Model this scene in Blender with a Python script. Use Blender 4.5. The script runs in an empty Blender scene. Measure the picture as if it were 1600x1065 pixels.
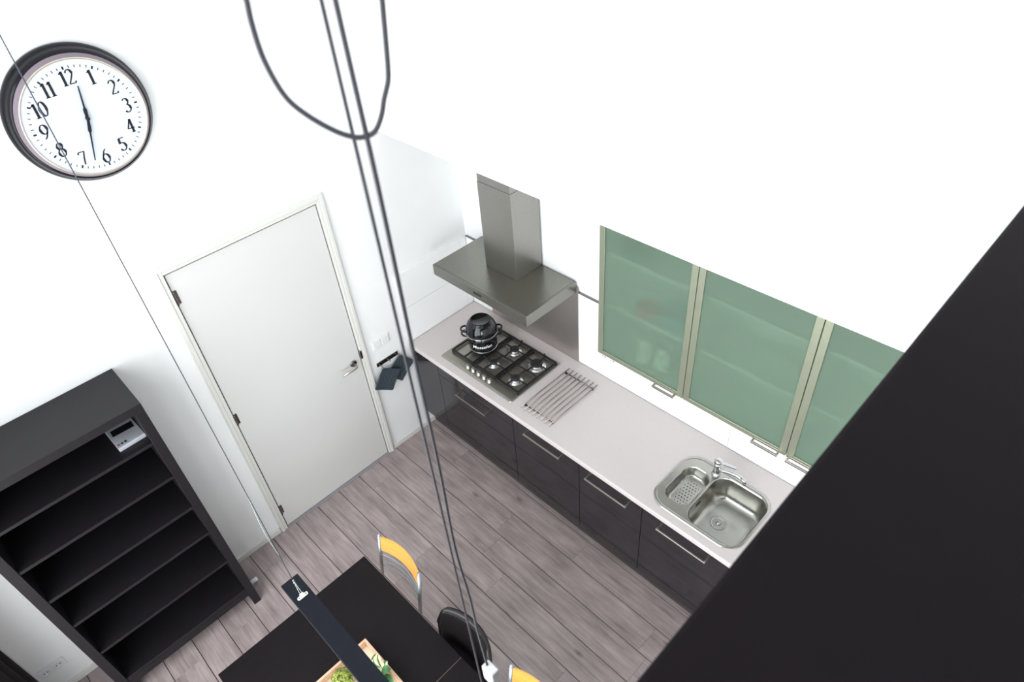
import bpy, bmesh, math, random
from mathutils import Vector, Matrix
random.seed(7)
scene = bpy.context.scene
C = scene.collection

# ------------------------------------------------------------------ camera
CAM = Vector((3.5213, -2.749, 4.2931))
right = Vector((0.70585754, 0.70475619, -0.07130111))
down = Vector((0.42418469, -0.50115711, -0.7542605))
fwd = Vector((-0.56730281, 0.50215562, -0.65269231))
cd = bpy.data.cameras.new('camera')
cam = bpy.data.objects.new('camera', cd)
C.objects.link(cam)
cam.matrix_world = Matrix((
    (right.x, -down.x, -fwd.x, CAM.x),
    (right.y, -down.y, -fwd.y, CAM.y),
    (right.z, -down.z, -fwd.z, CAM.z),
    (0, 0, 0, 1)))
cd.sensor_width = 36.0
cd.lens = 36.0 * 1061.14 / 1600.0
cd.clip_start = 0.02
cd.dof.use_dof = True
cd.dof.focus_distance = 3.9
cd.dof.aperture_fstop = 7.0
scene.camera = cam

# ------------------------------------------------------------------ world, daylight, exposure
w = bpy.data.worlds.new('world')
scene.world = w
w.use_nodes = True
w.node_tree.nodes['Background'].inputs[0].default_value = (0.86, 0.91, 1.0, 1)
w.node_tree.nodes['Background'].inputs[1].default_value = 1.6

def area(name, loc, rot, sx, sy, power, col):
    l = bpy.data.lights.new(name, 'AREA')
    l.shape = 'RECTANGLE'
    l.size = sx
    l.size_y = sy
    l.energy = power
    l.color = col
    o = bpy.data.objects.new(name, l)
    C.objects.link(o)
    o.location = loc
    o.rotation_euler = rot
    return o

area('daylight_tall_window_offscreen', (1.9, -4.12, 2.65), (math.radians(90), 0, 0), 2.75, 4.8, 230, (0.975, 0.97, 1.0))
area('daylight_loft_window_offscreen', (5.0, -4.12, 4.2), (math.radians(90), 0, 0), 2.2, 1.8, 70, (0.95, 0.97, 1.0))
area('added_fill_ground_floor_offscreen', (4.95, -4.12, 1.25), (math.radians(90), 0, 0), 2.4, 2.1, 150, (0.95, 0.97, 1.0))  # added fill light at an assumed unseen window, brightens floor, fronts and left wall

scene.view_settings.view_transform = 'Standard'
scene.view_settings.look = 'None'
scene.view_settings.gamma = 1.0
scene.view_settings.use_curve_mapping = False
scene.view_settings.exposure = -0.08

# ------------------------------------------------------------------ materials
MATS = {}

def mat(name, col, rough=0.5, metal=0.0, spec=0.5, var=0.0, vscale=6.0, bump=0.0, bscale=60.0,
        stretch=(1, 1, 1), coat=0.0, trans=0.0, rvar=0.0, ior=1.45):
    m = bpy.data.materials.new(name)
    m.use_nodes = True
    nt = m.node_tree
    b = nt.nodes['Principled BSDF']
    b.inputs['Base Color'].default_value = (*col, 1)
    b.inputs['Roughness'].default_value = rough
    b.inputs['Metallic'].default_value = metal
    b.inputs['Specular IOR Level'].default_value = spec
    b.inputs['Coat Weight'].default_value = coat
    b.inputs['Transmission Weight'].default_value = trans
    b.inputs['IOR'].default_value = ior
    tc = nt.nodes.new('ShaderNodeTexCoord')
    mp = nt.nodes.new('ShaderNodeMapping')
    mp.inputs['Scale'].default_value = stretch
    nt.links.new(tc.outputs['Object'], mp.inputs[0])
    if var or rvar:
        n = nt.nodes.new('ShaderNodeTexNoise')
        n.inputs['Scale'].default_value = vscale
        n.inputs['Detail'].default_value = 4
        nt.links.new(mp.outputs[0], n.inputs[0])
        if var:
            r = nt.nodes.new('ShaderNodeValToRGB')
            r.color_ramp.elements[0].position = 0.3
            r.color_ramp.elements[1].position = 0.7
            r.color_ramp.elements[0].color = (*[max(0, c * (1 - var)) for c in col], 1)
            r.color_ramp.elements[1].color = (*[min(1, c * (1 + var)) for c in col], 1)
            nt.links.new(n.outputs[0], r.inputs[0])
            nt.links.new(r.outputs[0], b.inputs['Base Color'])
        if rvar:
            q = nt.nodes.new('ShaderNodeMapRange')
            q.inputs[3].default_value = max(0.02, rough - rvar)
            q.inputs[4].default_value = rough + rvar
            nt.links.new(n.outputs[0], q.inputs[0])
            nt.links.new(q.outputs[0], b.inputs['Roughness'])
    if bump:
        n2 = nt.nodes.new('ShaderNodeTexNoise')
        n2.inputs['Scale'].default_value = bscale
        n2.inputs['Detail'].default_value = 3
        nt.links.new(mp.outputs[0], n2.inputs[0])
        bp = nt.nodes.new('ShaderNodeBump')
        bp.inputs['Strength'].default_value = bump
        bp.inputs['Distance'].default_value = 0.002
        nt.links.new(n2.outputs[0], bp.inputs['Height'])
        nt.links.new(bp.outputs[0], b.inputs['Normal'])
    MATS[name] = m
    return m

mat('wall_white', (0.86, 0.86, 0.86), 0.75, var=0.01, bump=0.08, bscale=220)
mat('white_paint', (0.66, 0.65, 0.635), 0.35, var=0.008, vscale=2)
mat('trim_white', (0.70, 0.69, 0.65), 0.38, var=0.008)
mat('tile_white', (0.86, 0.86, 0.86), 0.16, var=0.008)
mat('plastic_white', (0.82, 0.82, 0.82), 0.35, var=0.01)
mat('grout', (0.55, 0.55, 0.54), 0.8, var=0.04)
mat('worktop', (0.615, 0.56, 0.55), 0.35, var=0.03, vscale=180)
mat('front_gloss', (0.019, 0.0165, 0.0195), 0.06, spec=0.55, var=0.03, vscale=3)
mat('carcass', (0.02, 0.02, 0.022), 0.6, var=0.05)
mat('carcass_white', (0.80, 0.80, 0.79), 0.5, var=0.01)
mat('plinth', (0.045, 0.043, 0.040), 0.35, var=0.08)
mat('steel', (0.32, 0.31, 0.285), 0.32, 1.0, var=0.05, vscale=30, stretch=(1, 1, 14), rvar=0.05)
mat('steel_x', (0.235, 0.230, 0.205), 0.30, 1.0, var=0.06, vscale=22, stretch=(1, 14, 14), rvar=0.06)
mat('hob_steel', (0.40, 0.385, 0.34), 0.42, 1.0, var=0.05, vscale=22, stretch=(1, 14, 14), rvar=0.05)
mat('panel_steel', (0.56, 0.52, 0.50), 0.42, 1.0, var=0.05, vscale=30, stretch=(14, 1, 1), rvar=0.05)
mat('trivet_steel', (0.36, 0.31, 0.28), 0.3, 1.0, var=0.03)
mat('sink_steel', (0.42, 0.415, 0.385), 0.24, 1.0, var=0.06, vscale=14, rvar=0.07)
mat('handle_steel', (0.50, 0.47, 0.42), 0.28, 1.0, var=0.03, vscale=40)
mat('chrome', (0.58, 0.59, 0.60), 0.08, 1.0, var=0.01)
mat('burner_steel', (0.55, 0.54, 0.52), 0.28, 1.0, var=0.03)
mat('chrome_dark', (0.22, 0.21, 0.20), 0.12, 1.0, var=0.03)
mat('alu_green', (0.37, 0.40, 0.30), 0.38, 0.75, var=0.03, vscale=20)
mat('silver_tube', (0.40, 0.42, 0.45), 0.42, 0.8, var=0.03)
mat('iron_black', (0.012, 0.011, 0.012), 0.5, var=0.15, vscale=40, bump=0.1)
mat('enamel_black', (0.006, 0.006, 0.008), 0.05, spec=0.6, var=0.05)
mat('black_plastic', (0.012, 0.012, 0.013), 0.4, var=0.05)
mat('black_brown', (0.0085, 0.0062, 0.0074), 0.5, spec=0.16, var=0.16, vscale=9, stretch=(8, 1, 8), bump=0.05, bscale=40)
mat('bookcase_black', (0.0115, 0.0098, 0.0122), 0.45, spec=0.34, var=0.12, vscale=9, stretch=(8, 1, 8), bump=0.05, bscale=40)
mat('parapet_dark', (0.0088, 0.0062, 0.0078), 0.6, spec=0.08, var=0.06, vscale=5, bump=0.03, bscale=120)
mat('plank_black', (0.0085, 0.010, 0.0155), 0.45, spec=0.16, var=0.08, vscale=10)
mat('clock_black', (0.006, 0.005, 0.008), 0.18, spec=0.3, var=0.04)
mat('clock_mauve', (0.20, 0.16, 0.19), 0.35, var=0.03)
mat('clock_gold', (0.62, 0.57, 0.46), 0.3, 0.8, var=0.03)
mat('clock_face', (0.60, 0.635, 0.72), 0.25, var=0.005)
mat('ink', (0.006, 0.006, 0.008), 0.5, var=0.05)
mat('leather_black', (0.010, 0.008, 0.009), 0.30, var=0.15, vscale=40, bump=0.2, bscale=160)
mat('orange_wood', (0.86, 0.40, 0.085), 0.35, var=0.10, vscale=5, stretch=(1, 6, 9))
mat('pine', (0.72, 0.47, 0.31), 0.5, var=0.12, vscale=6, stretch=(1, 9, 9))
mat('pine_pale', (0.84, 0.70, 0.54), 0.5, var=0.07, vscale=6, stretch=(1, 9, 9))
mat('seam_wood', (0.16, 0.11, 0.08), 0.6, var=0.1)
mat('quilt', (0.040, 0.056, 0.070), 0.85, var=0.28, vscale=90, bump=0.5, bscale=300)
mat('curtain', (0.022, 0.018, 0.020), 0.8, var=0.15, vscale=30, stretch=(1, 1, 0.1))
mat('cord', (0.034, 0.031, 0.040), 0.45, var=0.05)
mat('wire_steel', (0.055, 0.06, 0.08), 0.45, 0.3, var=0.05)
mat('wire_sleeve', (0.42, 0.52, 0.46), 0.3, 0.3, var=0.05)
mat('gloss_glass', (0.9, 0.95, 0.92), 0.02, var=0.003)
mat('box_silver', (0.50, 0.51, 0.56), 0.4, var=0.08, vscale=20)
mat('red_print', (0.42, 0.10, 0.16), 0.5, var=0.05)
mat('blue_print', (0.05, 0.06, 0.10), 0.5, var=0.05)
mat('lamp_glass', (0.95, 0.85, 0.65), 0.2, var=0.01)
mat('leaf_green', (0.05, 0.16, 0.055), 0.4, var=0.2, vscale=20)
mat('boxwood', (0.30, 0.36, 0.06), 0.5, var=0.55, vscale=60)
mat('stem', (0.10, 0.13, 0.04), 0.6, var=0.1)
mat('terracotta', (0.30, 0.24, 0.18), 0.7, var=0.1)
mat('ceramic_teal', (0.02, 0.30, 0.45), 0.3, var=0.03)
mat('ceramic_red', (0.75, 0.06, 0.08), 0.3, var=0.03)
mat('ceramic_white', (0.85, 0.84, 0.80), 0.3, var=0.01)
mat('ceramic_green', (0.02, 0.13, 0.10), 0.3, var=0.03)
mat('threshold', (0.30, 0.28, 0.30), 0.4, var=0.06)
mat('joint_dark', (0.030, 0.022, 0.018), 0.9, var=0.1)

def frosted():
    m = bpy.data.materials.new('frosted_green')
    m.use_nodes = True
    nt = m.node_tree
    b = nt.nodes['Principled BSDF']
    b.inputs['Base Color'].default_value = (0.30, 0.395, 0.315, 1)
    b.inputs['Roughness'].default_value = 0.30
    b.inputs['Transmission Weight'].default_value = 0.0
    tr = nt.nodes.new('ShaderNodeBsdfRefraction')
    tr.inputs['Color'].default_value = (0.68, 0.77, 0.70, 1)
    tr.inputs['Roughness'].default_value = 0.33
    tr.inputs['IOR'].default_value = 1.15
    mx = nt.nodes.new('ShaderNodeMixShader')
    n = nt.nodes.new('ShaderNodeTexNoise')
    n.inputs['Scale'].default_value = 3.0
    mr = nt.nodes.new('ShaderNodeMapRange')
    mr.inputs[3].default_value = 0.66
    mr.inputs[4].default_value = 0.74
    nt.links.new(n.outputs[0], mr.inputs[0])
    nt.links.new(mr.outputs[0], mx.inputs[0])
    out = nt.nodes['Material Output']
    nt.links.new(b.outputs[0], mx.inputs[1])
    nt.links.new(tr.outputs[0], mx.inputs[2])
    nt.links.new(mx.outputs[0], out.inputs[0])
    MATS['frosted_green'] = m
frosted()

def clear_pane():
    m = bpy.data.materials.new('window_glass')
    m.use_nodes = True
    nt = m.node_tree
    for n in list(nt.nodes):
        if n.type == 'BSDF_PRINCIPLED':
            nt.nodes.remove(n)
    t = nt.nodes.new('ShaderNodeBsdfTransparent')
    t.inputs[0].default_value = (0.96, 0.98, 0.97, 1)
    g = nt.nodes.new('ShaderNodeBsdfGlossy')
    g.inputs['Roughness'].default_value = 0.03
    lw = nt.nodes.new('ShaderNodeLayerWeight')
    lw.inputs[0].default_value = 0.5
    pw = nt.nodes.new('ShaderNodeMath'); pw.operation = 'POWER'; pw.inputs[1].default_value = 5.0
    nt.links.new(lw.outputs['Facing'], pw.inputs[0])
    fr = nt.nodes.new('ShaderNodeMath'); fr.operation = 'MULTIPLY_ADD'; fr.inputs[1].default_value = 0.5; fr.inputs[2].default_value = 0.04
    nt.links.new(pw.outputs[0], fr.inputs[0])
    mx = nt.nodes.new('ShaderNodeMixShader')
    nt.links.new(fr.outputs[0], mx.inputs[0])
    nt.links.new(t.outputs[0], mx.inputs[1])
    nt.links.new(g.outputs[0], mx.inputs[2])
    nt.links.new(mx.outputs[0], nt.nodes['Material Output'].inputs[0])
    MATS['window_glass'] = m
clear_pane()

def plank_material():
    m = bpy.data.materials.new('floor_oak')
    m.use_nodes = True
    nt = m.node_tree
    L = nt.links.new
    b = nt.nodes['Principled BSDF']
    tc = nt.nodes.new('ShaderNodeTexCoord')
    oi = nt.nodes.new('ShaderNodeObjectInfo')
    mul = nt.nodes.new('ShaderNodeMath'); mul.operation = 'MULTIPLY'; mul.inputs[1].default_value = 37.0
    L(oi.outputs['Random'], mul.inputs[0])
    cmb = nt.nodes.new('ShaderNodeCombineXYZ')
    L(mul.outputs[0], cmb.inputs[0]); L(mul.outputs[0], cmb.inputs[2])
    add = nt.nodes.new('ShaderNodeVectorMath'); add.operation = 'ADD'
    L(tc.outputs['Object'], add.inputs[0]); L(cmb.outputs[0], add.inputs[1])
    mp = nt.nodes.new('ShaderNodeMapping'); mp.inputs['Scale'].default_value = (1.6, 22, 1)
    L(add.outputs[0], mp.inputs[0])
    n1 = nt.nodes.new('ShaderNodeTexNoise'); n1.inputs['Scale'].default_value = 2.2; n1.inputs['Detail'].default_value = 8; n1.inputs['Roughness'].default_value = 0.65
    L(mp.outputs[0], n1.inputs[0])
    mp2 = nt.nodes.new('ShaderNodeMapping'); mp2.inputs['Scale'].default_value = (2.2, 5, 1)
    L(add.outputs[0], mp2.inputs[0])
    n2 = nt.nodes.new('ShaderNodeTexNoise'); n2.inputs['Scale'].default_value = 1.8; n2.inputs['Detail'].default_value = 3
    L(mp2.outputs[0], n2.inputs[0])
    mixf = nt.nodes.new('ShaderNodeMath'); mixf.operation = 'MULTIPLY_ADD'; mixf.inputs[1].default_value = 0.60
    L(n1.outputs[0], mixf.inputs[0])
    h = nt.nodes.new('ShaderNodeMath'); h.operation = 'MULTIPLY'; h.inputs[1].default_value = 0.40
    L(n2.outputs[0], h.inputs[0]); L(h.outputs[0], mixf.inputs[2])
    r = nt.nodes.new('ShaderNodeValToRGB')
    r.color_ramp.elements[0].position = 0.32; r.color_ramp.elements[1].position = 0.68
    r.color_ramp.elements[0].color = (0.205, 0.160, 0.156, 1)
    r.color_ramp.elements[1].color = (0.49, 0.402, 0.396, 1)
    L(mixf.outputs[0], r.inputs[0])
    hs = nt.nodes.new('ShaderNodeHueSaturation')
    mr = nt.nodes.new('ShaderNodeMapRange'); mr.inputs[3].default_value = 0.955; mr.inputs[4].default_value = 1.045
    L(oi.outputs['Random'], mr.inputs[0]); L(mr.outputs[0], hs.inputs['Value']); L(r.outputs[0], hs.inputs['Color'])
    # knots
    vo = nt.nodes.new('ShaderNodeTexVoronoi'); vo.inputs['Scale'].default_value = 2.6
    mp3 = nt.nodes.new('ShaderNodeMapping'); mp3.inputs['Scale'].default_value = (0.7, 1.6, 1)
    L(add.outputs[0], mp3.inputs[0]); L(mp3.outputs[0], vo.inputs[0])
    kr = nt.nodes.new('ShaderNodeValToRGB')
    kr.color_ramp.elements[0].position = 0.0; kr.color_ramp.elements[1].position = 0.085
    kr.color_ramp.elements[0].color = (0.45, 0.43, 0.42, 1); kr.color_ramp.elements[1].color = (1, 1, 1, 1)
    L(vo.outputs['Distance'], kr.inputs[0])
    mm = nt.nodes.new('ShaderNodeMix'); mm.data_type = 'RGBA'; mm.blend_type = 'MULTIPLY'; mm.inputs[0].default_value = 1.0
    L(hs.outputs[0], mm.inputs[6]); L(kr.outputs[0], mm.inputs[7])
    L(mm.outputs[2], b.inputs['Base Color'])
    b.inputs['Roughness'].default_value = 0.38
    bp = nt.nodes.new('ShaderNodeBump'); bp.inputs['Strength'].default_value = 0.12; bp.inputs['Distance'].default_value = 0.001
    L(n1.outputs[0], bp.inputs['Height']); L(bp.outputs[0], b.inputs['Normal'])
    MATS['floor_oak'] = m
plank_material()

def striped_leaf():
    m = bpy.data.materials.new('striped_leaf')
    m.use_nodes = True
    nt = m.node_tree
    b = nt.nodes['Principled BSDF']
    tc = nt.nodes.new('ShaderNodeTexCoord')
    wv = nt.nodes.new('ShaderNodeTexWave')
    wv.bands_direction = 'DIAGONAL'
    wv.inputs['Scale'].default_value = 18
    wv.inputs['Distortion'].default_value = 2.0
    r = nt.nodes.new('ShaderNodeValToRGB')
    r.color_ramp.elements[0].position = 0.12; r.color_ramp.elements[1].position = 0.36
    r.color_ramp.elements[0].color = (0.06, 0.20, 0.06, 1); r.color_ramp.elements[1].color = (0.80, 0.72, 0.45, 1)
    nt.links.new(tc.outputs['Object'], wv.inputs[0]); nt.links.new(wv.outputs[0], r.inputs[0])
    nt.links.new(r.outputs[0], b.inputs['Base Color'])
    b.inputs['Roughness'].default_value = 0.45
    MATS['striped_leaf'] = m
striped_leaf()

# ------------------------------------------------------------------ mesh helpers
class MB:
    def __init__(self):
        self.bm = bmesh.new()
    def box(self, x0, x1, y0, y1, z0, z1, bev=0.0, seg=1, mtx=None):
        r = bmesh.ops.create_cube(self.bm, size=1.0)
        vs = r['verts']
        for v in vs:
            v.co = Vector(((x0 + x1) / 2 + v.co.x * (x1 - x0), (y0 + y1) / 2 + v.co.y * (y1 - y0), (z0 + z1) / 2 + v.co.z * (z1 - z0)))
        if bev > 0:
            es = list({e for v in vs for e in v.link_edges})
            rr = bmesh.ops.bevel(self.bm, geom=es, offset=bev, segments=seg, profile=0.5, affect='EDGES')
            vs = list({v for f in rr['faces'] for v in f.verts} | {v for v in vs if v.is_valid})
        if mtx is not None:
            bmesh.ops.transform(self.bm, matrix=mtx, verts=[v for v in vs if v.is_valid])
        return self
    def tube(self, pts, r, n=10, caps=True):
        pts = [Vector(p) for p in pts]
        rings = []
        prev = None
        for i, p in enumerate(pts):
            if i == 0: t = pts[1] - p
            elif i == len(pts) - 1: t = p - pts[i - 1]
            else: t = (pts[i + 1] - p).normalized() + (p - pts[i - 1]).normalized()
            t.normalize()
            if prev is None:
                a = Vector((0, 0, 1)) if abs(t.z) < 0.9 else Vector((1, 0, 0))
                u = t.cross(a).normalized()
            else:
                u = (prev - t * prev.dot(t)).normalized()
            prev = u
            v = t.cross(u)
            rr = r[i] if isinstance(r, (list, tuple)) else r
            rings.append([self.bm.verts.new(p + (u * math.cos(2 * math.pi * k / n) + v * math.sin(2 * math.pi * k / n)) * rr) for k in range(n)])
        for a, b in zip(rings, rings[1:]):
            for k in range(n):
                f = self.bm.faces.new((a[k], a[(k + 1) % n], b[(k + 1) % n], b[k])); f.smooth = True
        if caps:
            self.bm.faces.new(rings[0][::-1]); self.bm.faces.new(rings[-1])
        return self
    def lathe(self, prof, c, axis='z', n=48, cap0=False, cap1=False, smooth=True):
        c = Vector(c)
        rings = []
        for r, h in prof:
            ring = []
            for k in range(n):
                a = 2 * math.pi * k / n
                if axis == 'z': q = Vector((math.cos(a) * r, math.sin(a) * r, h))
                elif axis == 'x': q = Vector((h, math.cos(a) * r, math.sin(a) * r))
                else: q = Vector((math.sin(a) * r, h, math.cos(a) * r))
                ring.append(self.bm.verts.new(c + q))
            rings.append(ring)
        for a, b in zip(rings, rings[1:]):
            for k in range(n):
                f = self.bm.faces.new((a[k], a[(k + 1) % n], b[(k + 1) % n], b[k])); f.smooth = smooth
        if cap0: self.bm.faces.new(rings[0][::-1])
        if cap1: self.bm.faces.new(rings[-1])
        return self
    def cyl(self, c, r, h, axis='z', n=24, bev=0.0):
        if bev:
            return self.lathe([(r - bev, 0), (r, bev), (r, h - bev), (r - bev, h)], c, axis, n, True, True, False)
        return self.lathe([(r, 0), (r, h)], c, axis, n, True, True)
    def poly(self, pts, thick):
        """planar outline (list of 3D points) extruded by vector thick"""
        a = [self.bm.verts.new(Vector(p)) for p in pts]
        b = [self.bm.verts.new(Vector(p) + Vector(thick)) for p in pts]
        self.bm.faces.new(a[::-1]); self.bm.faces.new(b)
        for i in range(len(a)):
            j = (i + 1) % len(a)
            self.bm.faces.new((a[i], a[j], b[j], b[i]))
        return self
    def loft(self, loops, cap0=False, cap1=False, smooth=True, closed=True):
        rs = [[self.bm.verts.new(Vector(p)) for p in lp] for lp in loops]
        n = len(rs[0])
        for a, b in zip(rs, rs[1:]):
            for k in range(n if closed else n - 1):
                f = self.bm.faces.new((a[k], a[(k + 1) % n], b[(k + 1) % n], b[k])); f.smooth = smooth
        if cap0: self.bm.faces.new(rs[0][::-1])
        if cap1: self.bm.faces.new(rs[-1])
        return rs

def wloc(o):
    v = Vector((0, 0, 0))
    while o is not None:
        v += o.location
        o = o.parent
    return v

def build(name, mb, material, parent=None, label=None, cat=None, group=None, kind=None, recalc=True, origin=None):
    bm = mb.bm
    if recalc:
        bmesh.ops.recalc_face_normals(bm, faces=bm.faces)
    me = bpy.data.meshes.new(name)
    if parent is not None:
        off = wloc(parent)
        loc = Vector((0, 0, 0))
        if origin is not None:
            loc = Vector(origin) - off
            off = Vector(origin)
    else:
        if origin is None:
            xs = [v.co for v in bm.verts]
            mn = [min(c[i] for c in xs) for i in range(3)]; mx = [max(c[i] for c in xs) for i in range(3)]
            origin = ((mn[0] + mx[0]) / 2, (mn[1] + mx[1]) / 2, mn[2])
        off = Vector(origin); loc = Vector(origin)
    bmesh.ops.translate(bm, verts=bm.verts, vec=-off)
    bm.to_mesh(me); bm.free()
    me.materials.append(MATS[material])
    o = bpy.data.objects.new(name, me)
    C.objects.link(o)
    o.location = loc
    if parent is not None: o.parent = parent
    if label: o['label'] = label
    if cat: o['category'] = cat
    if group: o['group'] = group
    if kind: o['kind'] = kind
    return o

def thing(name, label, cat, loc, group=None, kind=None):
    o = bpy.data.objects.new(name, None)
    o.empty_display_size = 0.1
    C.objects.link(o)
    o.location = loc
    if label: o['label'] = label
    if cat: o['category'] = cat
    if group: o['group'] = group
    if kind: o['kind'] = kind
    return o

def copy_tree(o, parent=None, delta=None):
    c = o.copy(); C.objects.link(c)
    if parent is not None: c.parent = parent
    if delta is not None: c.location = Vector(o.location) + Vector(delta)
    for ch in list(o.children):
        copy_tree(ch, c)
    return c

def bx(*a, **k):
    return MB().box(*a, **k)

def rrect(cx, cy, hx, hy, r, z, n=8):
    pts = []
    for sx, sy, a0 in ((1, 1, 0), (-1, 1, 90), (-1, -1, 180), (1, -1, 270)):
        for k in range(n + 1):
            a = math.radians(a0 + 90 * k / n)
            pts.append((cx + sx * (hx - r) + r * math.cos(a), cy + sy * (hy - r) + r * math.sin(a), z))
    return pts

# ------------------------------------------------------------------ the room shell
XR, YF, ZC = 6.5, -4.0, 5.75
HW = 0.935           # worktop height
fl = build('floor', bx(-0.1, XR, YF, 0.1, -0.16, -0.006), 'joint_dark', kind='structure')
pitch = 0.1948
y_edges = []
k = -4
while True:
    y1 = -0.641 - pitch * k
    y0 = y1 - pitch
    if y1 <= YF: break
    y_edges.append((max(y0, YF), min(y1, 0.0))); k += 1
rng = random.Random(3)
for y0, y1 in y_edges:
    if y1 - y0 < 0.03: continue
    x = -rng.random() * 1.28
    while x < XR:
        a, b = max(x, 0.0), min(x + 1.285, XR)
        if b - a > 0.02:
            m = MB().box(a + 0.0003, b - 0.0003, y0 + 0.0022, y1 - 0.0022, -0.006, 0.0, bev=0.0012)
            build('plank', m, 'floor_oak', fl, origin=((a + b) / 2, (y0 + y1) / 2, 0))
        x += 1.285

DL, DR, DH = -2.0636, -1.1111, 2.318     # door leaf in the wall at x = 0
m = MB()
m.box(-0.1, 0, YF, DL - 0.012, 0, ZC); m.box(-0.1, 0, DR + 0.012, 0.1, 0, ZC); m.box(-0.1, 0, DL - 0.012, DR + 0.012, DH + 0.012, ZC)
m.box(-0.14, -0.1, DL - 0.3, DR + 0.3, 0, DH + 0.3)
wall_left = build('wall_left', m, 'wall_white', kind='structure', origin=(0, -2, 0))
wall_back = build('wall_back', bx(0, XR, 0, 0.1, 0, ZC), 'wall_white', kind='structure')
build('wall_loft', bx(0.0, XR, -0.575, 0.0, 2.588, ZC), 'wall_white', kind='structure')
build('wall_right', bx(XR, XR + 0.1, YF, 0.1, 0, ZC), 'wall_white', kind='structure')
m = MB()
WX0, WX1, WZ0, WZ1 = 0.50, 3.30, 0.12, 5.2
m.box(-0.1, WX0, YF - 0.1, YF, 0, ZC); m.box(WX0, WX1, YF - 0.1, YF, 0, WZ0); m.box(WX0, WX1, YF - 0.1, YF, WZ1, ZC)
m.box(WX1, 3.9, YF - 0.1, YF, 0, ZC); m.box(3.9, 6.1, YF - 0.1, YF, 2.35, 3.3); m.box(3.9, 6.1, YF - 0.1, YF, 0, 0.12); m.box(3.9, 6.1, YF - 0.1, YF, 5.1, ZC); m.box(6.1, XR, YF - 0.1, YF, 0, ZC)
build('wall_front', m, 'wall_white', kind='structure', origin=(3, YF, 0))
# ceiling with a roof window opening
m = MB()
RX0, RX1, RY0, RY1 = 1.1, 3.3, -3.1, -1.5
m.box(-0.1, RX0, YF - 0.1, 0.1, ZC, ZC + 0.1); m.box(RX1, XR + 0.1, YF - 0.1, 0.1, ZC, ZC + 0.1)
m.box(RX0, RX1, YF - 0.1, RY0, ZC, ZC + 0.1); m.box(RX0, RX1, RY1, 0.1, ZC, ZC + 0.1)
build('ceiling', m, 'wall_white', kind='structure', origin=(3, -2, ZC))

def window(name, x0, x1, z0, z1, cols, rows):
    t = thing(name, None, None, ((x0 + x1) / 2, YF - 0.05, z0), kind='structure')
    fw = 0.06
    m = MB()
    m.box(x0, x1, YF - 0.09, YF - 0.02, z0, z0 + fw); m.box(x0, x1, YF - 0.09, YF - 0.02, z1 - fw, z1)
    m.box(x0, x0 + fw, YF - 0.09, YF - 0.02, z0 + fw, z1 - fw); m.box(x1 - fw, x1, YF - 0.09, YF - 0.02, z0 + fw, z1 - fw)
    build('window_frame', m, 'trim_white', t)
    xs = [x0 + fw + (x1 - x0 - 2 * fw) * i / cols for i in range(cols + 1)]
    zs = [z0 + fw + (z1 - z0 - 2 * fw) * i / rows for i in range(rows + 1)]
    for i in range(1, cols): build('mullion', bx(xs[i] - 0.02, xs[i] + 0.02, YF - 0.085, YF - 0.025, z0 + fw, z1 - fw), 'trim_white', t)
    for j in range(1, rows): build('transom', bx(x0 + fw, x1 - fw, YF - 0.08, YF - 0.03, zs[j] - 0.02, zs[j] + 0.02), 'trim_white', t)
    for i in range(cols):
        for j in range(rows):
            build('pane', bx(xs[i] + (0.02 if i else 0), xs[i + 1] - (0.02 if i < cols - 1 else 0), YF - 0.058, YF - 0.052, zs[j] + (0.02 if j else 0), zs[j + 1] - (0.02 if j < rows - 1 else 0)), 'window_glass', t)
window('window_1', WX0, WX1, WZ0, WZ1, 2, 2)
window('window_2', 3.9, 6.1, 3.3, 5.1, 2, 1)
window('window_4_added_fill', 3.9, 6.1, 0.12, 2.35, 2, 1)  # unseen window added under the loft to let in the extra fill
t = thing('window_3', None, None, (2.2, -2.3, ZC), kind='structure')
m = MB()
m.box(RX0, RX1, RY0, RY0 + 0.06, ZC + 0.01, ZC + 0.09); m.box(RX0, RX1, RY1 - 0.06, RY1, ZC + 0.01, ZC + 0.09)
m.box(RX0, RX0 + 0.06, RY0 + 0.06, RY1 - 0.06, ZC + 0.01, ZC + 0.09); m.box(RX1 - 0.06, RX1, RY0 + 0.06, RY1 - 0.06, ZC + 0.01, ZC + 0.09)
build('window_frame', m, 'trim_white', t)
build('pane', bx(RX0 + 0.06, RX1 - 0.06, RY0 + 0.06, RY1 - 0.06, ZC + 0.05, ZC + 0.056), 'window_glass', t)

# loft floor and the broad dark parapet along its edge
build('floor_loft', bx(3.42, XR, YF, -0.575, 2.588, 2.90), 'wall_white', kind='structure')
m = MB()
m.box(3.392, 3.70, YF, -0.575, 2.58, 3.70, bev=0.006, seg=2)
build('wall_parapet', m, 'parapet_dark', kind='structure')

# wall tiles of the kitchen splashback (each tile a piece of its wall)
TZ = [HW + 0.001, 1.245, 1.555]
txs = [0.012, 0.523, 1.131, 1.739, 2.347, 2.955, 3.563, 4.0]
for j in range(2):
    for a, b in zip(txs, txs[1:]):
        build('tile', MB().box(a + 0.001, b - 0.001, -0.012, 0.0, TZ[j] + 0.001, TZ[j + 1] - 0.001, bev=0.0012), 'tile_white', wall_back)
    for a, b in ((-0.689, -0.078), (-0.078, -0.013)):
        build('tile', MB().box(0.0, 0.012, a + 0.001, b - 0.001, TZ[j] + 0.001, TZ[j + 1] - 0.001, bev=0.0012), 'tile_white', wall_left)
build('trim_1', bx(0.014, 1.586, -0.016, 0.0, 1.556, 1.564), 'chrome_dark', kind='structure')

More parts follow.
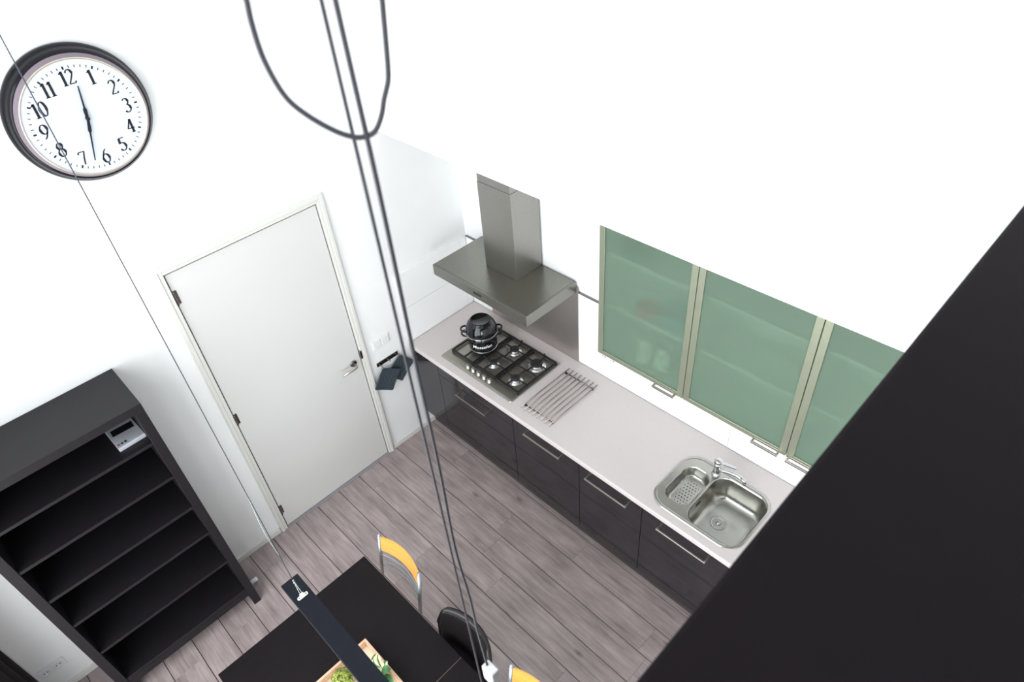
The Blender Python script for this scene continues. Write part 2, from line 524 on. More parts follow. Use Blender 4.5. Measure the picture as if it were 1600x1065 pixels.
# baseboards
def baseboard(name, x0, x1, y0, y1):
    m = MB(); m.box(x0, x1, y0, y1, 0.0, 0.05, bev=0.003)
    build(name, m, 'trim_white', kind='structure')
baseboard('baseboard_left', 0.0, 0.012, YF + 0.002, DL - 0.062)
baseboard('baseboard_left', 0.0, 0.012, DR + 0.058, -0.602)

# ------------------------------------------------------------------ door
d = thing('door_1', None, None, (0, (DL + DR) / 2, 0), kind='structure')
leaf = build('door_leaf', bx(-0.04, 0.0, DL + 0.002, DR - 0.002, 0.012, DH - 0.003, bev=0.0015), 'white_paint', d)
m = MB()
def casing(m, y0, y1, z0, z1):
    m.box(-0.06, 0.016, y0, y1, z0, z1, bev=0.003)
casing(m, DL - 0.058, DL - 0.006, 0, DH + 0.062)
casing(m, DR + 0.006, DR + 0.055, 0, DH + 0.062)
casing(m, DL - 0.006, DR + 0.006, DH + 0.010, DH + 0.062)
build('door_frame', m, 'trim_white', d)
m = MB()
m.box(-0.055, -0.041, DL - 0.008, DL + 0.001, 0, DH + 0.01); m.box(-0.055, -0.041, DR - 0.001, DR + 0.008, 0, DH + 0.01)
m.box(-0.055, -0.041, DL, DR, DH - 0.002, DH + 0.012)
build('door_rebate', m, 'trim_white', d)
m = MB()
m.box(0.016, 0.022, DL - 0.052, DL - 0.03, 0, DH + 0.056, bev=0.002)
m.box(0.016, 0.022, DR + 0.028, DR + 0.05, 0, DH + 0.056, bev=0.002)
m.box(0.016, 0.022, DL - 0.03, DR + 0.028, DH + 0.034, DH + 0.056, bev=0.002)
build('architrave', m, 'trim_white', d)
build('threshold', bx(-0.05, 0.02, DL - 0.004, DR + 0.004, 0.0, 0.008, bev=0.002), 'threshold', d)
for z in (2.168, 1.185, 0.205):
    h = MB(); h.cyl((0.010, DL - 0.002, z - 0.045), 0.008, 0.09, n=12, bev=0.002)
    h.box(-0.001, 0.002, DL - 0.006, DL + 0.022, z - 0.044, z + 0.044)
    build('hinge', h, 'chrome_dark', d)
h = MB()
h.tube([(0.0, -1.176, 1.052), (0.045, -1.176, 1.052), (0.052, -1.180, 1.052), (0.055, -1.19, 1.052), (0.055, -1.30, 1.05)], 0.0095, 12)
hd = build('door_handle', h, 'handle_steel', d)
build('rose', MB().lathe([(0.0, 0.009), (0.022, 0.009), (0.026, 0.006), (0.026, 0.0)], (0.0005, -1.176, 1.052), 'x', 28), 'chrome_dark', hd)
build('strike_plate', bx(-0.002, 0.018, DR - 0.001, DR + 0.016, 1.06, 1.135, bev=0.002), 'chrome_dark', d)

# ------------------------------------------------------------------ base cabinets
FY = -0.69
def base_cabinet(x0, x1, label, panel=False, handle=None, top_panel=False):
    t = thing('base_cabinet', label, 'cabinet', ((x0 + x1) / 2, -0.34, 0), 'kitchen base cabinets under the worktop')
    sink_unit = x0 > 2.2 and x0 < 2.5
    m = MB()
    if sink_unit:
        m.box(x0 + 0.001, x0 + 0.016, -0.668, -0.02, 0.21, 0.898); m.box(x1 - 0.016, x1 - 0.001, -0.668, -0.02, 0.21, 0.898)
        m.box(x0 + 0.016, x1 - 0.016, -0.668, -0.02, 0.21, 0.226); m.box(x0 + 0.016, x1 - 0.016, -0.035, -0.02, 0.226, 0.898)
    else:
        m.box(x0 + 0.001, x1 - 0.001, -0.668, -0.02, 0.21, 0.898)
    build('body', m, 'carcass', t)
    build('plinth', bx(x0 + 0.001, x1 - 0.001, -0.605, -0.585, 0.0, 0.21), 'plinth', t)
    ztop = 0.895
    if top_panel:
        build('top_panel', bx(x0 + 0.0018, x1 - 0.0018, FY, -0.669, 0.801, ztop, bev=0.0015), 'front_gloss', t)
        ztop = 0.797
    f = build('filler_panel' if panel else 'cabinet_door', bx(x0 + 0.0018, x1 - 0.0018, FY, -0.669, 0.205, ztop, bev=0.0015), 'front_gloss', t)
    if handle:
        h0, h1, hz = handle
        h = MB()
        h.box(h0, h1, FY - 0.040, FY - 0.030, hz - 0.005, hz + 0.005, bev=0.001)
        h.box(h0, h0 + 0.012, FY - 0.031, FY + 0.001, hz - 0.005, hz + 0.005, bev=0.001)
        h.box(h1 - 0.012, h1, FY - 0.031, FY + 0.001, hz - 0.005, hz + 0.005, bev=0.001)
        build('handle', h, 'handle_steel', f)
    return t
base_cabinet(0.014, 0.3313, 'narrow dark grey filler cabinet without handle in the corner by the white wall', panel=True)
base_cabinet(0.3313, 1.1224, 'widest glossy dark grey base cabinet, under the gas hob', handle=(0.553, 0.873, 0.753), top_panel=True)
base_cabinet(1.1224, 1.7187, 'glossy dark grey base cabinet under the steel bar trivet, next to hob cabinet', handle=(1.256, 1.578, 0.848))
base_cabinet(1.7187, 2.209, 'glossy dark grey base cabinet between trivet and sink cabinets, under bare worktop', handle=(1.793, 2.116, 0.834))
base_cabinet(2.209, 2.815, 'glossy dark grey base cabinet directly under the steel sink', handle=(2.336, 2.664, 0.836))
base_cabinet(2.815, 3.42, 'glossy dark grey base cabinet past the sink, mostly behind the parapet', handle=(2.96, 3.28, 0.836))

# worktop with a cut-out for the sink
def plate_hole(x0, x1, y0, y1, z0, z1, hole, bev):
    m = MB(); bm = m.bm
    # front edge rounded: outline rings from the underside up to the top face
    rings = [(0.0, z0), (0.0, z1 - bev), (bev * 0.3, z1 - bev * 0.3), (bev, z1)]
    rs = [[bm.verts.new(p) for p in ((x0, y0 + ins, z), (x1, y0 + ins, z), (x1, y1, z), (x0, y1, z))] for ins, z in rings]
    for a, b in zip(rs, rs[1:]):
        for k in range(4): bm.faces.new((a[k], a[(k + 1) % 4], b[(k + 1) % 4], b[k]))
    def edges(vs): return [bm.edges.get((vs[k], vs[(k + 1) % len(vs)])) or bm.edges.new((vs[k], vs[(k + 1) % len(vs)])) for k in range(len(vs))]
    ht = [bm.verts.new(p) for p in rrect(*hole, z1, 8)]; hb_ = [bm.verts.new(p) for p in rrect(*hole, z0, 8)]
    n = len(ht)
    for k in range(n): bm.faces.new((ht[k], ht[(k + 1) % n], hb_[(k + 1) % n], hb_[k]))
    bmesh.ops.triangle_fill(bm, edges=edges(rs[-1]) + edges(ht), use_beauty=True)
    bmesh.ops.triangle_fill(bm, edges=edges(rs[0]) + edges(hb_), use_beauty=True)
    return m
build('worktop', plate_hole(0.0125, 3.42, -0.70, -0.0125, 0.899, HW, (2.491, -0.4125, 0.284, 0.2215, 0.105), 0.006), 'worktop',
      label='long pale grey kitchen worktop with white front edge over the dark cabinets', cat='worktop', origin=(1.7, -0.35, 0.899))

# ------------------------------------------------------------------ sink
sk = thing('sink', 'stainless steel sink with one large and one small bowl set in the worktop', 'sink', (2.5, -0.41, HW))
m = MB(); bm = m.bm
zt = HW + 0.0035
def loop_edges(pts):
    vs = [bm.verts.new(p) for p in pts]
    return vs, [bm.edges.new((vs[i], vs[(i + 1) % len(vs)])) for i in range(len(vs))]
outer_c = (2.491, -0.4125); OHX, OHY = 0.295, 0.2325
big = (2.597, -0.413, 0.170, 0.205, 0.085)
sml = (2.331, -0.415, 0.086, 0.149, 0.062)
o1 = rrect(*outer_c, OHX, OHY, 0.115, HW, 10)
o2 = rrect(*outer_c, OHX - 0.004, OHY - 0.004, 0.113, HW + 0.006, 10)
o3 = rrect(*outer_c, OHX - 0.016, OHY - 0.016, 0.104, HW + 0.006, 10)
o4 = rrect(*outer_c, OHX - 0.020, OHY - 0.020, 0.100, zt, 10)
rs = m.loft([o1, o2, o3, o4])
eo = [bm.edges.get((rs[3][i], rs[3][(i + 1) % len(rs[3])])) for i in range(len(rs[3]))]
vb, eb = loop_edges(rrect(*big, zt, 10)); vs_, es_ = loop_edges(rrect(*sml, zt, 8))
bmesh.ops.triangle_fill(bm, edges=eo + eb + es_, use_beauty=True)
build('deck', m, 'sink_steel', sk)
def bowl(name, b, depth, floor_r, taper, rf):
    cx, cy, hx, hy, r = b
    loops = []
    prof = [(0.0, 0.0), (0.003, 0.003), (0.006, 0.012), (0.006 + taper, depth - rf)]
    for k in range(1, 7):
        a = math.pi / 2 * k / 6
        prof.append((0.006 + taper + rf * (1 - math.cos(a)), depth - rf + rf * math.sin(a)))
    for ins, dz in prof:
        loops.append(rrect(cx, cy, hx - ins, hy - ins, max(0.012, r - ins * 0.55), zt - dz, 10))
    m = MB()
    ls = m.loft(loops)
    # slightly dished bottom
    n = len(ls[-1])
    last = ls[-1]
    cz = zt - depth - 0.003
    prev = last
    for s in (0.6, 0.25):
        ring = [m.bm.verts.new(Vector((cx, cy, 0)) + Vector(((v.co.x - cx) * s, (v.co.y - cy) * s, cz + 0.002 * s))) for v in last]
        for k in range(n):
            f = m.bm.faces.new((prev[k], prev[(k + 1) % n], ring[(k + 1) % n], ring[k])); f.smooth = True
        prev = ring
    f = m.bm.faces.new(prev); f.smooth = True
    return build(name, m, 'sink_steel', sk, recalc=True)
bb = bowl('large_bowl', big, 0.165, 0, 0.010, 0.045)
sb = bowl('small_bowl', sml, 0.075, 0, 0.008, 0.024)
dz = zt - 0.168
dr = build('drain', MB().lathe([(0.046, 0.0005), (0.047, 0.003), (0.043, 0.0045), (0.036, 0.002), (0.034, -0.0002), (0.0, -0.0002)], (2.560, -0.412, dz), n=36), 'burner_steel', bb)
m = MB()
m.lathe([(0.0335, 0.0004), (0.0, 0.0006)], (2.560, -0.412, dz), n=30)
build('drain_well', m, 'black_plastic', dr)
m = MB()
for k in range(18):
    a = 2 * math.pi * k / 18
    p = Vector((2.560, -0.412, dz + 0.0016))
    u = Vector((math.cos(a), math.sin(a), 0))
    m.tube([p + u * 0.014, p + u * 0.031], 0.0012, 6)
m.lathe([(0.014, 0.0008), (0.012, 0.004), (0.006, 0.006), (0.0, 0.007)], (2.560, -0.412, dz), n=20)
build('strainer', m, 'chrome', dr)
m = MB()
for i in range(5):
    for j in range(9):
        x = 2.331 + (i - 2) * 0.0185 + (0.009 if j % 2 else 0) - 0.004; y = -0.415 + (j - 4) * 0.022
        m.lathe([(0.0034, 0.0), (0.0, 0.0002)], (x, y, zt - 0.0755), n=8)
build('perforations', m, 'black_plastic', sb, kind='stuff')
m = MB()
for q in (-0.016, 0.0, 0.016):
    m.box(2.4375, 2.4395, -0.455 + q - 0.005, -0.455 + q + 0.005, zt - 0.055, zt - 0.037, bev=0.0009)
build('overflow', m, 'black_plastic', bb)

# faucet
fx, fy = 2.408, -0.232
t = thing('faucet', 'chrome single lever mixer tap standing on the sink deck', 'faucet', (fx, fy, zt))
m = MB(); m.lathe([(0.0, 0.0), (0.027, 0.0), (0.027, 0.006), (0.0215, 0.010), (0.0205, 0.075), (0.022, 0.082), (0.022, 0.10), (0.0, 0.10)], (fx, fy, zt), n=28)
build('body', m, 'chrome', t)
m = MB(); sp = []
for k in range(13):
    s = k / 12
    sp.append((fx + 0.016 + 0.165 * s, fy + 0.008 * s, zt + 0.050 + 0.030 * math.sin(s * math.pi * 0.75) - (0.012 * max(0, (s - 0.8) / 0.2))))
m.tube(sp, [0.013] * 3 + [0.0115] * 7 + [0.011] * 3, 14)
build('spout', m, 'chrome', t)
build('aerator', MB().cyl((sp[-1][0] - 0.004, sp[-1][1], sp[-1][2] - 0.018), 0.0095, 0.014, n=16), 'chrome_dark', t)
m = MB(); m.lathe([(0.0, 0.0), (0.0225, 0.0), (0.0235, 0.006), (0.0225, 0.022), (0.017, 0.027), (0.0, 0.028)], (fx, fy, zt + 0.101), n=28)
lv = build('lever_cap', m, 'chrome', t)
m = MB(); m.poly([(fx + 0.015, fy - 0.012, zt + 0.114), (fx + 0.015, fy + 0.012, zt + 0.114), (fx + 0.115, fy + 0.016, zt + 0.132), (fx + 0.115, fy - 0.002, zt + 0.132)], (0, 0, 0.006))
build('lever', m, 'chrome', lv)

# ------------------------------------------------------------------ gas hob
hb = thing('gas_hob', 'stainless steel five burner gas hob with black pan supports', 'hob', (0.68, -0.37, HW))
m = MB()
HX0, HX1, HY0, HY1 = 0.312, 1.058, -0.632, -0.118
m.loft([rrect((HX0 + HX1) / 2, (HY0 + HY1) / 2, (HX1 - HX0) / 2, (HY1 - HY0) / 2, 0.018, HW + 0.0005),
        rrect((HX0 + HX1) / 2, (HY0 + HY1) / 2, (HX1 - HX0) / 2 - 0.004, (HY1 - HY0) / 2 - 0.004, 0.016, HW + 0.007),
        rrect((HX0 + HX1) / 2, (HY0 + HY1) / 2, (HX1 - HX0) / 2 - 0.018, (HY1 - HY0) / 2 - 0.018, 0.012, HW + 0.010),
        ], cap0=True, cap1=True, smooth=False)
build('tray', m, 'hob_steel', hb)
m = MB()
m.loft([rrect(0.700, -0.349, 0.346, 0.197, 0.014, HW + 0.0102), rrect(0.700, -0.349, 0.341, 0.192, 0.012, HW + 0.0125)], cap1=True, smooth=False)
build('burner_well', m, 'hob_steel', hb)
burners = [(0.490, -0.352, 0.060), (0.712, -0.244, 0.046), (0.697, -0.446, 0.036), (0.932, -0.458, 0.046), (0.944, -0.252, 0.058)]
for x, y, r in burners:
    b = build('burner', MB().lathe([(r * 1.25, 0.0), (r * 1.22, 0.006), (r * 0.95, 0.011), (r * 0.80, 0.015), (r * 0.78, 0.018), (0.0, 0.018)], (x, y, HW + 0.0125), n=32), 'burner_steel', hb)
    build('burner_cap', MB().lathe([(r * 0.62, 0.018), (r * 0.74, 0.020), (r * 0.76, 0.026), (r * 0.70, 0.030), (0.0, 0.031)], (x, y, HW + 0.0125), n=32), 'iron_black', b)
GZ = HW + 0.040
def bar(m, p, q, w=0.015, h=0.013):
    p = Vector(p); q = Vector(q); d = q - p; L = d.length
    ang = math.atan2(d.y, d.x)
    m.box(-L / 2, L / 2, -w / 2, w / 2, -h / 2, h / 2, bev=0.0015, mtx=Matrix.Translation((p + q) / 2) @ Matrix.Rotation(ang, 4, 'Z'))
gx = [0.355, 0.585, 0.815, 1.046]
by_section = [[burners[0]], [burners[1], burners[2]], [burners[3], burners[4]]]
for s in range(3):
    a, b = gx[s] + 0.003, gx[s + 1] - 0.003
    y0, y1 = -0.545, -0.153
    m = MB()
    for p, q in (((a, y0), (b, y0)), ((a, y1), (b, y1)), ((a, y0), (a, y1)), ((b, y0), (b, y1))):
        bar(m, (*p, GZ - 0.012), (*q, GZ - 0.012))
    for x in (a, b):
        for y in (y0, y1):
            m.box(x - 0.006, x + 0.006, y - 0.006, y + 0.006, HW + 0.010, GZ - 0.008)
    for bxx, byy, r in by_section[s]:
        i = r * 0.45
        for (dx, dy) in ((1, 0), (-1, 0), (0, 1), (0, -1)):
            if dx: e = (b if dx > 0 else a, byy)
            else: e = (bxx, y1 if dy > 0 else y0)
            if len(by_section[s]) == 2 and dy and ((dy > 0) != (byy > -0.35)):
                e = (bxx, -0.35)
            bar(m, (bxx + dx * i, byy + dy * i, GZ - 0.004), (*e, GZ - 0.004), w=0.010, h=0.012)
        ring = []
    if len(by_section[s]) == 2: bar(m, (a, -0.35, GZ - 0.008), (b, -0.35, GZ - 0.008), w=0.009)
    for (x, y) in ([(a, -0.36)] if s == 0 else []) + [((a + b) / 2, y1)]:
        m.box(x - 0.006, x + 0.006, y - 0.004, y + 0.004, GZ - 0.012, GZ + 0.014, bev=0.002)
    build('pan_support', m, 'iron_black', hb)
for x in (0.574, 0.630, 0.688, 0.745, 0.799):
    kb = build('knob', MB().lathe([(0.0195, 0.0), (0.0195, 0.004), (0.0165, 0.007), (0.0155, 0.022), (0.013, 0.025), (0.0, 0.025)], (x, -0.588, HW + 0.0095), n=24), 'handle_steel', hb)
    build('pointer', bx(x - 0.0025, x + 0.0025, -0.601, -0.576, HW + 0.0335, HW + 0.0375, bev=0.001), 'handle_steel', kb)

# ------------------------------------------------------------------ mussel pot with lettering
PX, PY, PZ = 0.500, -0.362, GZ + 0.003
pt = thing('mussel_pot', 'black enamel cooking pot with deep domed lid standing on the hob', 'pot', (PX, PY, PZ))
PR, PH = 0.113, 0.135
m = MB(); m.lathe([(0.0, 0.0), (PR * 0.88, 0.0), (PR * 0.93, 0.004), (PR * 0.94, 0.012), (PR * 0.91, 0.016), (PR * 0.945, 0.024), (PR * 0.955, 0.034), (PR * 0.975, PH * 0.7), (PR, PH), (PR * 0.97, PH), (PR * 0.9, 0.01), (0, 0.008)], (PX, PY, PZ), n=56)
build('body', m, 'enamel_black', pt)
m = MB(); m.lathe([(PR * 0.98, 0.0), (PR * 1.07, 0.0005), (PR * 1.09, 0.003), (PR * 1.06, 0.005), (PR * 0.98, 0.0045), (PR * 0.98, 0.0)], (PX, PY, PZ + PH), n=56)
build('rim', m, 'chrome', pt)
m = MB(); m.lathe([(PR * 0.935, 0.0), (PR * 0.945, 0.0012), (PR * 0.945, 0.003), (PR * 0.93, 0.004)], (PX, PY, PZ + 0.0005), n=56)
build('base_ring', m, 'chrome', pt)
m = MB(); m.lathe([(PR * 1.03, 0.005), (PR * 1.05, 0.010), (PR * 1.02, 0.030), (PR * 0.96, 0.055), (PR * 0.87, 0.078), (PR * 0.76, 0.094), (PR * 0.70, 0.099), (PR * 0.68, 0.104), (PR * 0.63, 0.106), (PR * 0.59, 0.1025), (0.0, 0.102)], (PX, PY, PZ + PH), n=56)
ld = build('lid', m, 'enamel_black', pt)
# two handles on the pot, two on the lid (across the pot, towards the walls)
HA = math.radians(44)
for s in (-1, 1):
    for z0, par, rr in ((PZ + PH - 0.022, pt, PR), (PZ + PH + 0.018, ld, PR * 1.02)):
        u = Vector((math.cos(HA) * s, math.sin(HA) * s, 0)); v = Vector((-u.y, u.x, 0))
        c0 = Vector((PX, PY, z0))
        pts = []
        for k in range(11):
            a = math.pi * k / 10
            pts.append(c0 + u * (rr * 0.93 + 0.044 * math.sin(a) ** 0.7) + v * (0.036 * math.cos(a)) + Vector((0, 0, 0.006 * math.sin(a))))
        build('handle', MB().tube(pts, 0.0072, 10), 'enamel_black', par)

def text_mesh(body, size, extrude=0.0, shear=0.0, offset=0.0):
    cu = bpy.data.curves.new('lettering', 'FONT')
    cu.body = body; cu.size = size; cu.align_x = 'CENTER'; cu.align_y = 'CENTER'; cu.extrude = extrude; cu.shear = shear; cu.offset = offset
    o = bpy.data.objects.new('lettering_tmp', cu)
    C.objects.link(o)
    dg = bpy.context.evaluated_depsgraph_get(); dg.update()
    me = bpy.data.meshes.new_from_object(o.evaluated_get(dg))
    bpy.data.objects.remove(o); bpy.data.curves.remove(cu)
    return me
me = text_mesh('Mosselen', 0.040, 0.0, 0.15, 0.0004)
bmt = bmesh.new(); bmt.from_mesh(me); bpy.data.meshes.remove(me)
bmesh.ops.subdivide_edges(bmt, edges=[e for e in bmt.edges if e.calc_length() > 0.006], cuts=2)
a0 = math.radians(-44)      # the lettering faces out towards the room
for v in bmt.verts:
    x, y = v.co.x, v.co.y
    r = PR * (0.955 + 0.02 * 0.6) + 0.0014
    a = a0 + x / r
    v.co = Vector((PX + r * math.cos(a), PY + r * math.sin(a), PZ + 0.060 + y))
mt = MB(); mt.bm.free(); mt.bm = bmt
build('lettering', mt, 'ceramic_white', pt, recalc=False, label='white word Mosselen on the pot')

# ------------------------------------------------------------------ bar trivet
t = thing('trivet', 'steel bar trivet with eight parallel rods lying on the worktop', 'trivet', (1.27, -0.37, HW))
for k in range(8):
    x = 1.143 + k * 0.0366
    build('rod', MB().tube([(x, -0.622, HW + 0.017), (x, -0.123, HW + 0.017)], 0.0042, 10), 'trivet_steel', t)
for y in (-0.581, -0.167):
    c = build('cross_bar', MB().tube([(1.138, y, HW + 0.0095), (1.404, y, HW + 0.0095)], 0.0038, 10), 'chrome_dark', t)
    for x in (1.150, 1.394):
        build('foot', MB().lathe([(0.0, 0.0), (0.0075, 0.0), (0.0075, 0.012), (0.005, 0.016), (0.0, 0.016)], (x, y, HW + 0.0003), n=16), 'black_plastic', c)

# ------------------------------------------------------------------ cooker hood and steel back panel
build('steel_panel', MB().box(0.236, 1.138, -0.017, -0.0122, HW + 0.001, 1.60, bev=0.001), 'panel_steel', label='flat stainless steel panel on the wall behind the gas hob', cat='wall panel')
hd = thing('cooker_hood', 'stainless steel wall cooker hood with square chimney above the hob', 'cooker hood', (0.667, -0.245, 1.555))
build('canopy', MB().box(0.212, 1.121, -0.491, -0.0175, 1.556, 1.640, bev=0.0015), 'steel_x', hd)
m = MB(); m.box(0.226, 1.107, -0.477, -0.0175, 1.640, 1.6425, bev=0.001)
build('top_plate', m, 'steel_x', hd)
build('chimney', MB().box(0.517, 0.815, -0.260, -0.0175, 1.6426, 2.283, bev=0.0015), 'steel', hd)
build('chimney_extension', MB().box(0.5195, 0.8125, -0.2575, -0.0175, 2.2855, 2.5875, bev=0.0015), 'steel', hd)
build('chimney_gap', bx(0.521, 0.811, -0.256, -0.02, 2.2825, 2.286), 'steel', hd)
m = MB(); m.box(0.628, 0.704, -0.4925, -0.4905, 1.589, 1.606, bev=0.0006)
build('display', m, 'black_plastic', hd)
for x in (0.572, 0.588, 0.606, 0.722, 0.738, 0.754):
    build('button', MB().lathe([(0.0048, 0.0), (0.0048, -0.0025), (0.0, -0.003)], (x, -0.491, 1.5965), 'y', n=14), 'chrome_dark', hd)
for x in (0.40, 0.94):
    build('hood_lamp', MB().lathe([(0.03, 0.0), (0.03, -0.003), (0.0, -0.003)], (x, -0.36, 1.556), n=20), 'lamp_glass', hd)

# ------------------------------------------------------------------ wall cabinets with frosted glass doors
UX = [1.588, 2.190, 2.800, 3.410]
UZ0, UZ1 = 1.533, 2.587
ulabels = ['frosted green glass wall cabinet beside the cooker hood, coloured crockery showing through',
           'frosted green glass wall cabinet in the middle, between two other glass cabinets',
           'frosted green glass wall cabinet farthest from the cooker hood, cut off by the parapet']
uh = [(2.010, 2.153), (2.625, 2.772), (2.815, 2.958)]
for i in range(3):
    x0, x1 = UX[i], UX[i + 1]
    t = thing('wall_cabinet', ulabels[i], 'cabinet', ((x0 + x1) / 2, -0.17, UZ0), 'frosted glass wall cabinets')
    m = MB(); th = 0.016
    m.box(x0 + 0.001, x0 + th, -0.338, -0.0125, UZ0, UZ1); m.box(x1 - th, x1 - 0.001, -0.338, -0.0125, UZ0, UZ1)
    m.box(x0 + th, x1 - th, -0.338, -0.0125, UZ0, UZ0 + th); m.box(x0 + th, x1 - th, -0.338, -0.0125, UZ1 - th, UZ1)
    m.box(x0 + th, x1 - th, -0.022, -0.0125, UZ0 + th, UZ1 - th)
    build('body', m, 'carcass_white', t)
    for z in (1.875, 2.22):
        build('shelf', bx(x0 + th + 0.001, x1 - th - 0.001, -0.31, -0.023, z, z + 0.016), 'carcass_white', t)
    a, b, y0, y1 = x0 + 0.002, x1 - 0.002, -0.360, -0.340
    fwv, fwh = 0.036, 0.030
    fr = MB()
    fr.box(a, a + fwv, y0, y1, UZ0, UZ1, bev=0.0015); fr.box(b - fwv, b, y0, y1, UZ0, UZ1, bev=0.0015)
    fr.box(a + fwv, b - fwv, y0, y1, UZ0, UZ0 + fwh, bev=0.0015); fr.box(a + fwv, b - fwv, y0, y1, UZ1 - fwh, UZ1, bev=0.0015)
    f = build('door_frame', fr, 'alu_green', t)
    build('glass_pane', bx(a + fwv - 0.003, b - fwv + 0.003, -0.353, -0.348, UZ0 + fwh - 0.003, UZ1 - fwh + 0.003), 'frosted_green', f)
    h0, h1 = uh[i]
    h = MB(); hz = UZ0 + 0.010
    h.box(h0, h1, y0 - 0.038, y0 - 0.028, hz - 0.006, hz + 0.006, bev=0.001)
    h.box(h0, h0 + 0.011, y0 - 0.029, y0 + 0.0005, hz - 0.006, hz + 0.006, bev=0.001); h.box(h1 - 0.011, h1, y0 - 0.029, y0 + 0.0005, hz - 0.006, hz + 0.006, bev=0.001)
    h.box(h0 + 0.011, h1 - 0.011, y0 - 0.004, y0 + 0.0005, hz - 0.006, hz + 0.006, bev=0.001)
    build('handle', h, 'handle_steel', f)
def bowl_thing(name, x, y, z, r, h, mm, label, cat):
    build(name, MB().lathe([(0.0, 0.0), (r * 0.5, 0.0), (r * 0.55, h * 0.08), (r * 0.85, h * 0.5), (r, h), (r * 0.96, h), (r * 0.8, h * 0.5), (r * 0.45, h * 0.12), (0, h * 0.1)], (x, y, z), n=32), mm, label=label, cat=cat)
bowl_thing('bowl', 1.86, -0.265, 1.8915, 0.065, 0.075, 'ceramic_red', 'red bowl blurred behind frosted cabinet glass', 'bowl')
bowl_thing('bowl', 2.03, -0.245, 1.8915, 0.085, 0.12, 'ceramic_teal', 'teal blue bowl blurred behind frosted cabinet glass', 'bowl')
bowl_thing('bowl', 1.77, -0.25, 2.2365, 0.09, 0.08, 'ceramic_green', 'dark green bowl on upper shelf behind frosted cabinet glass', 'bowl')
for x, y, lb in ((1.86, -0.26, 'white jug showing palely low behind frosted glass, beside another jug'), (1.98, -0.25, 'white jug showing palely low behind frosted glass, nearer the cabinet handle')):
    build('jug', MB().lathe([(0.0, 0.0), (0.045, 0.0), (0.055, 0.03), (0.05, 0.10), (0.035, 0.15), (0.04, 0.18), (0.036, 0.18), (0.03, 0.15), (0.04, 0.02), (0, 0.01)], (x, y, UZ0 + 0.0165), n=32), 'ceramic_white', label=lb, cat='jug')

# socket on the splashback
def socket(name, loc, axis, label, n=2, pitch_=0.072, half=0.041):
    """frame plate with n inserts; axis 'x' = on wall x=0 facing +X, 'y' = on the back wall facing -Y"""
    t = thing(name, label, 'socket' if 'socket' in name else 'switch', loc)
    L = Vector(loc)
    def B(u0, u1, d0, d1, z0, z1, bev):
        m = MB()
        if axis == 'x': m.box(L.x + d0, L.x + d1, L.y + u0, L.y + u1, L.z + z0, L.z + z1, bev=bev)
        else: m.box(L.x + u0, L.x + u1, L.y - d1, L.y - d0, L.z + z0, L.z + z1, bev=bev)
        return m
    W = pitch_ * n / 2 + 0.004
    build('plate', B(-W, W, 0.0, 0.008, 0.0, 2 * half, 0.002), 'plastic_white', t)
    for i in range(n):
        c = (i - (n - 1) / 2) * pitch_
        if 'socket' in name:
            m = MB(); cc = Vector((L.x + 0.0082, L.y + c, L.z + half)) if axis == 'x' else Vector((L.x + c, L.y - 0.0082, L.z + half))
            sg = 1 if axis == 'x' else -1
            m.lathe([(0.026, 0.0), (0.026, sg * 0.0015), (0.0195, sg * 0.0015), (0.019, sg * 0.0002), (0.0, sg * 0.0002)], cc, axis, n=28)
            ins = build('insert', m, 'plastic_white', t)
            m = MB()
            for q in (-0.0095, 0.0095):
                c2 = cc + (Vector((sg * 0.0008, q, 0)) if axis == 'x' else Vector((q, sg * 0.0008, 0)))
                m.lathe([(0.0042, 0.0), (0.0, sg * 0.0004)], c2, axis, n=12)
            build('pin_hole', m, 'ink', ins)
        else:
            build('rocker', B(c - 0.031, c + 0.031, 0.008, 0.0125, 0.009, 2 * half - 0.009, 0.0015), 'plastic_white', t)
    return t
socket('wall_socket', (1.405, -0.012, 1.09), 'y', 'white double wall socket on the tiles below the glass cabinet', n=2)
socket('wall_socket', (0.0, -3.655, 0.205), 'x', 'white double wall socket low on the wall beside the bookcase', n=2)
socket('light_switch', (0.0, -0.923, 1.055), 'x', 'white double light switch on the wall above the hook rail', n=2)

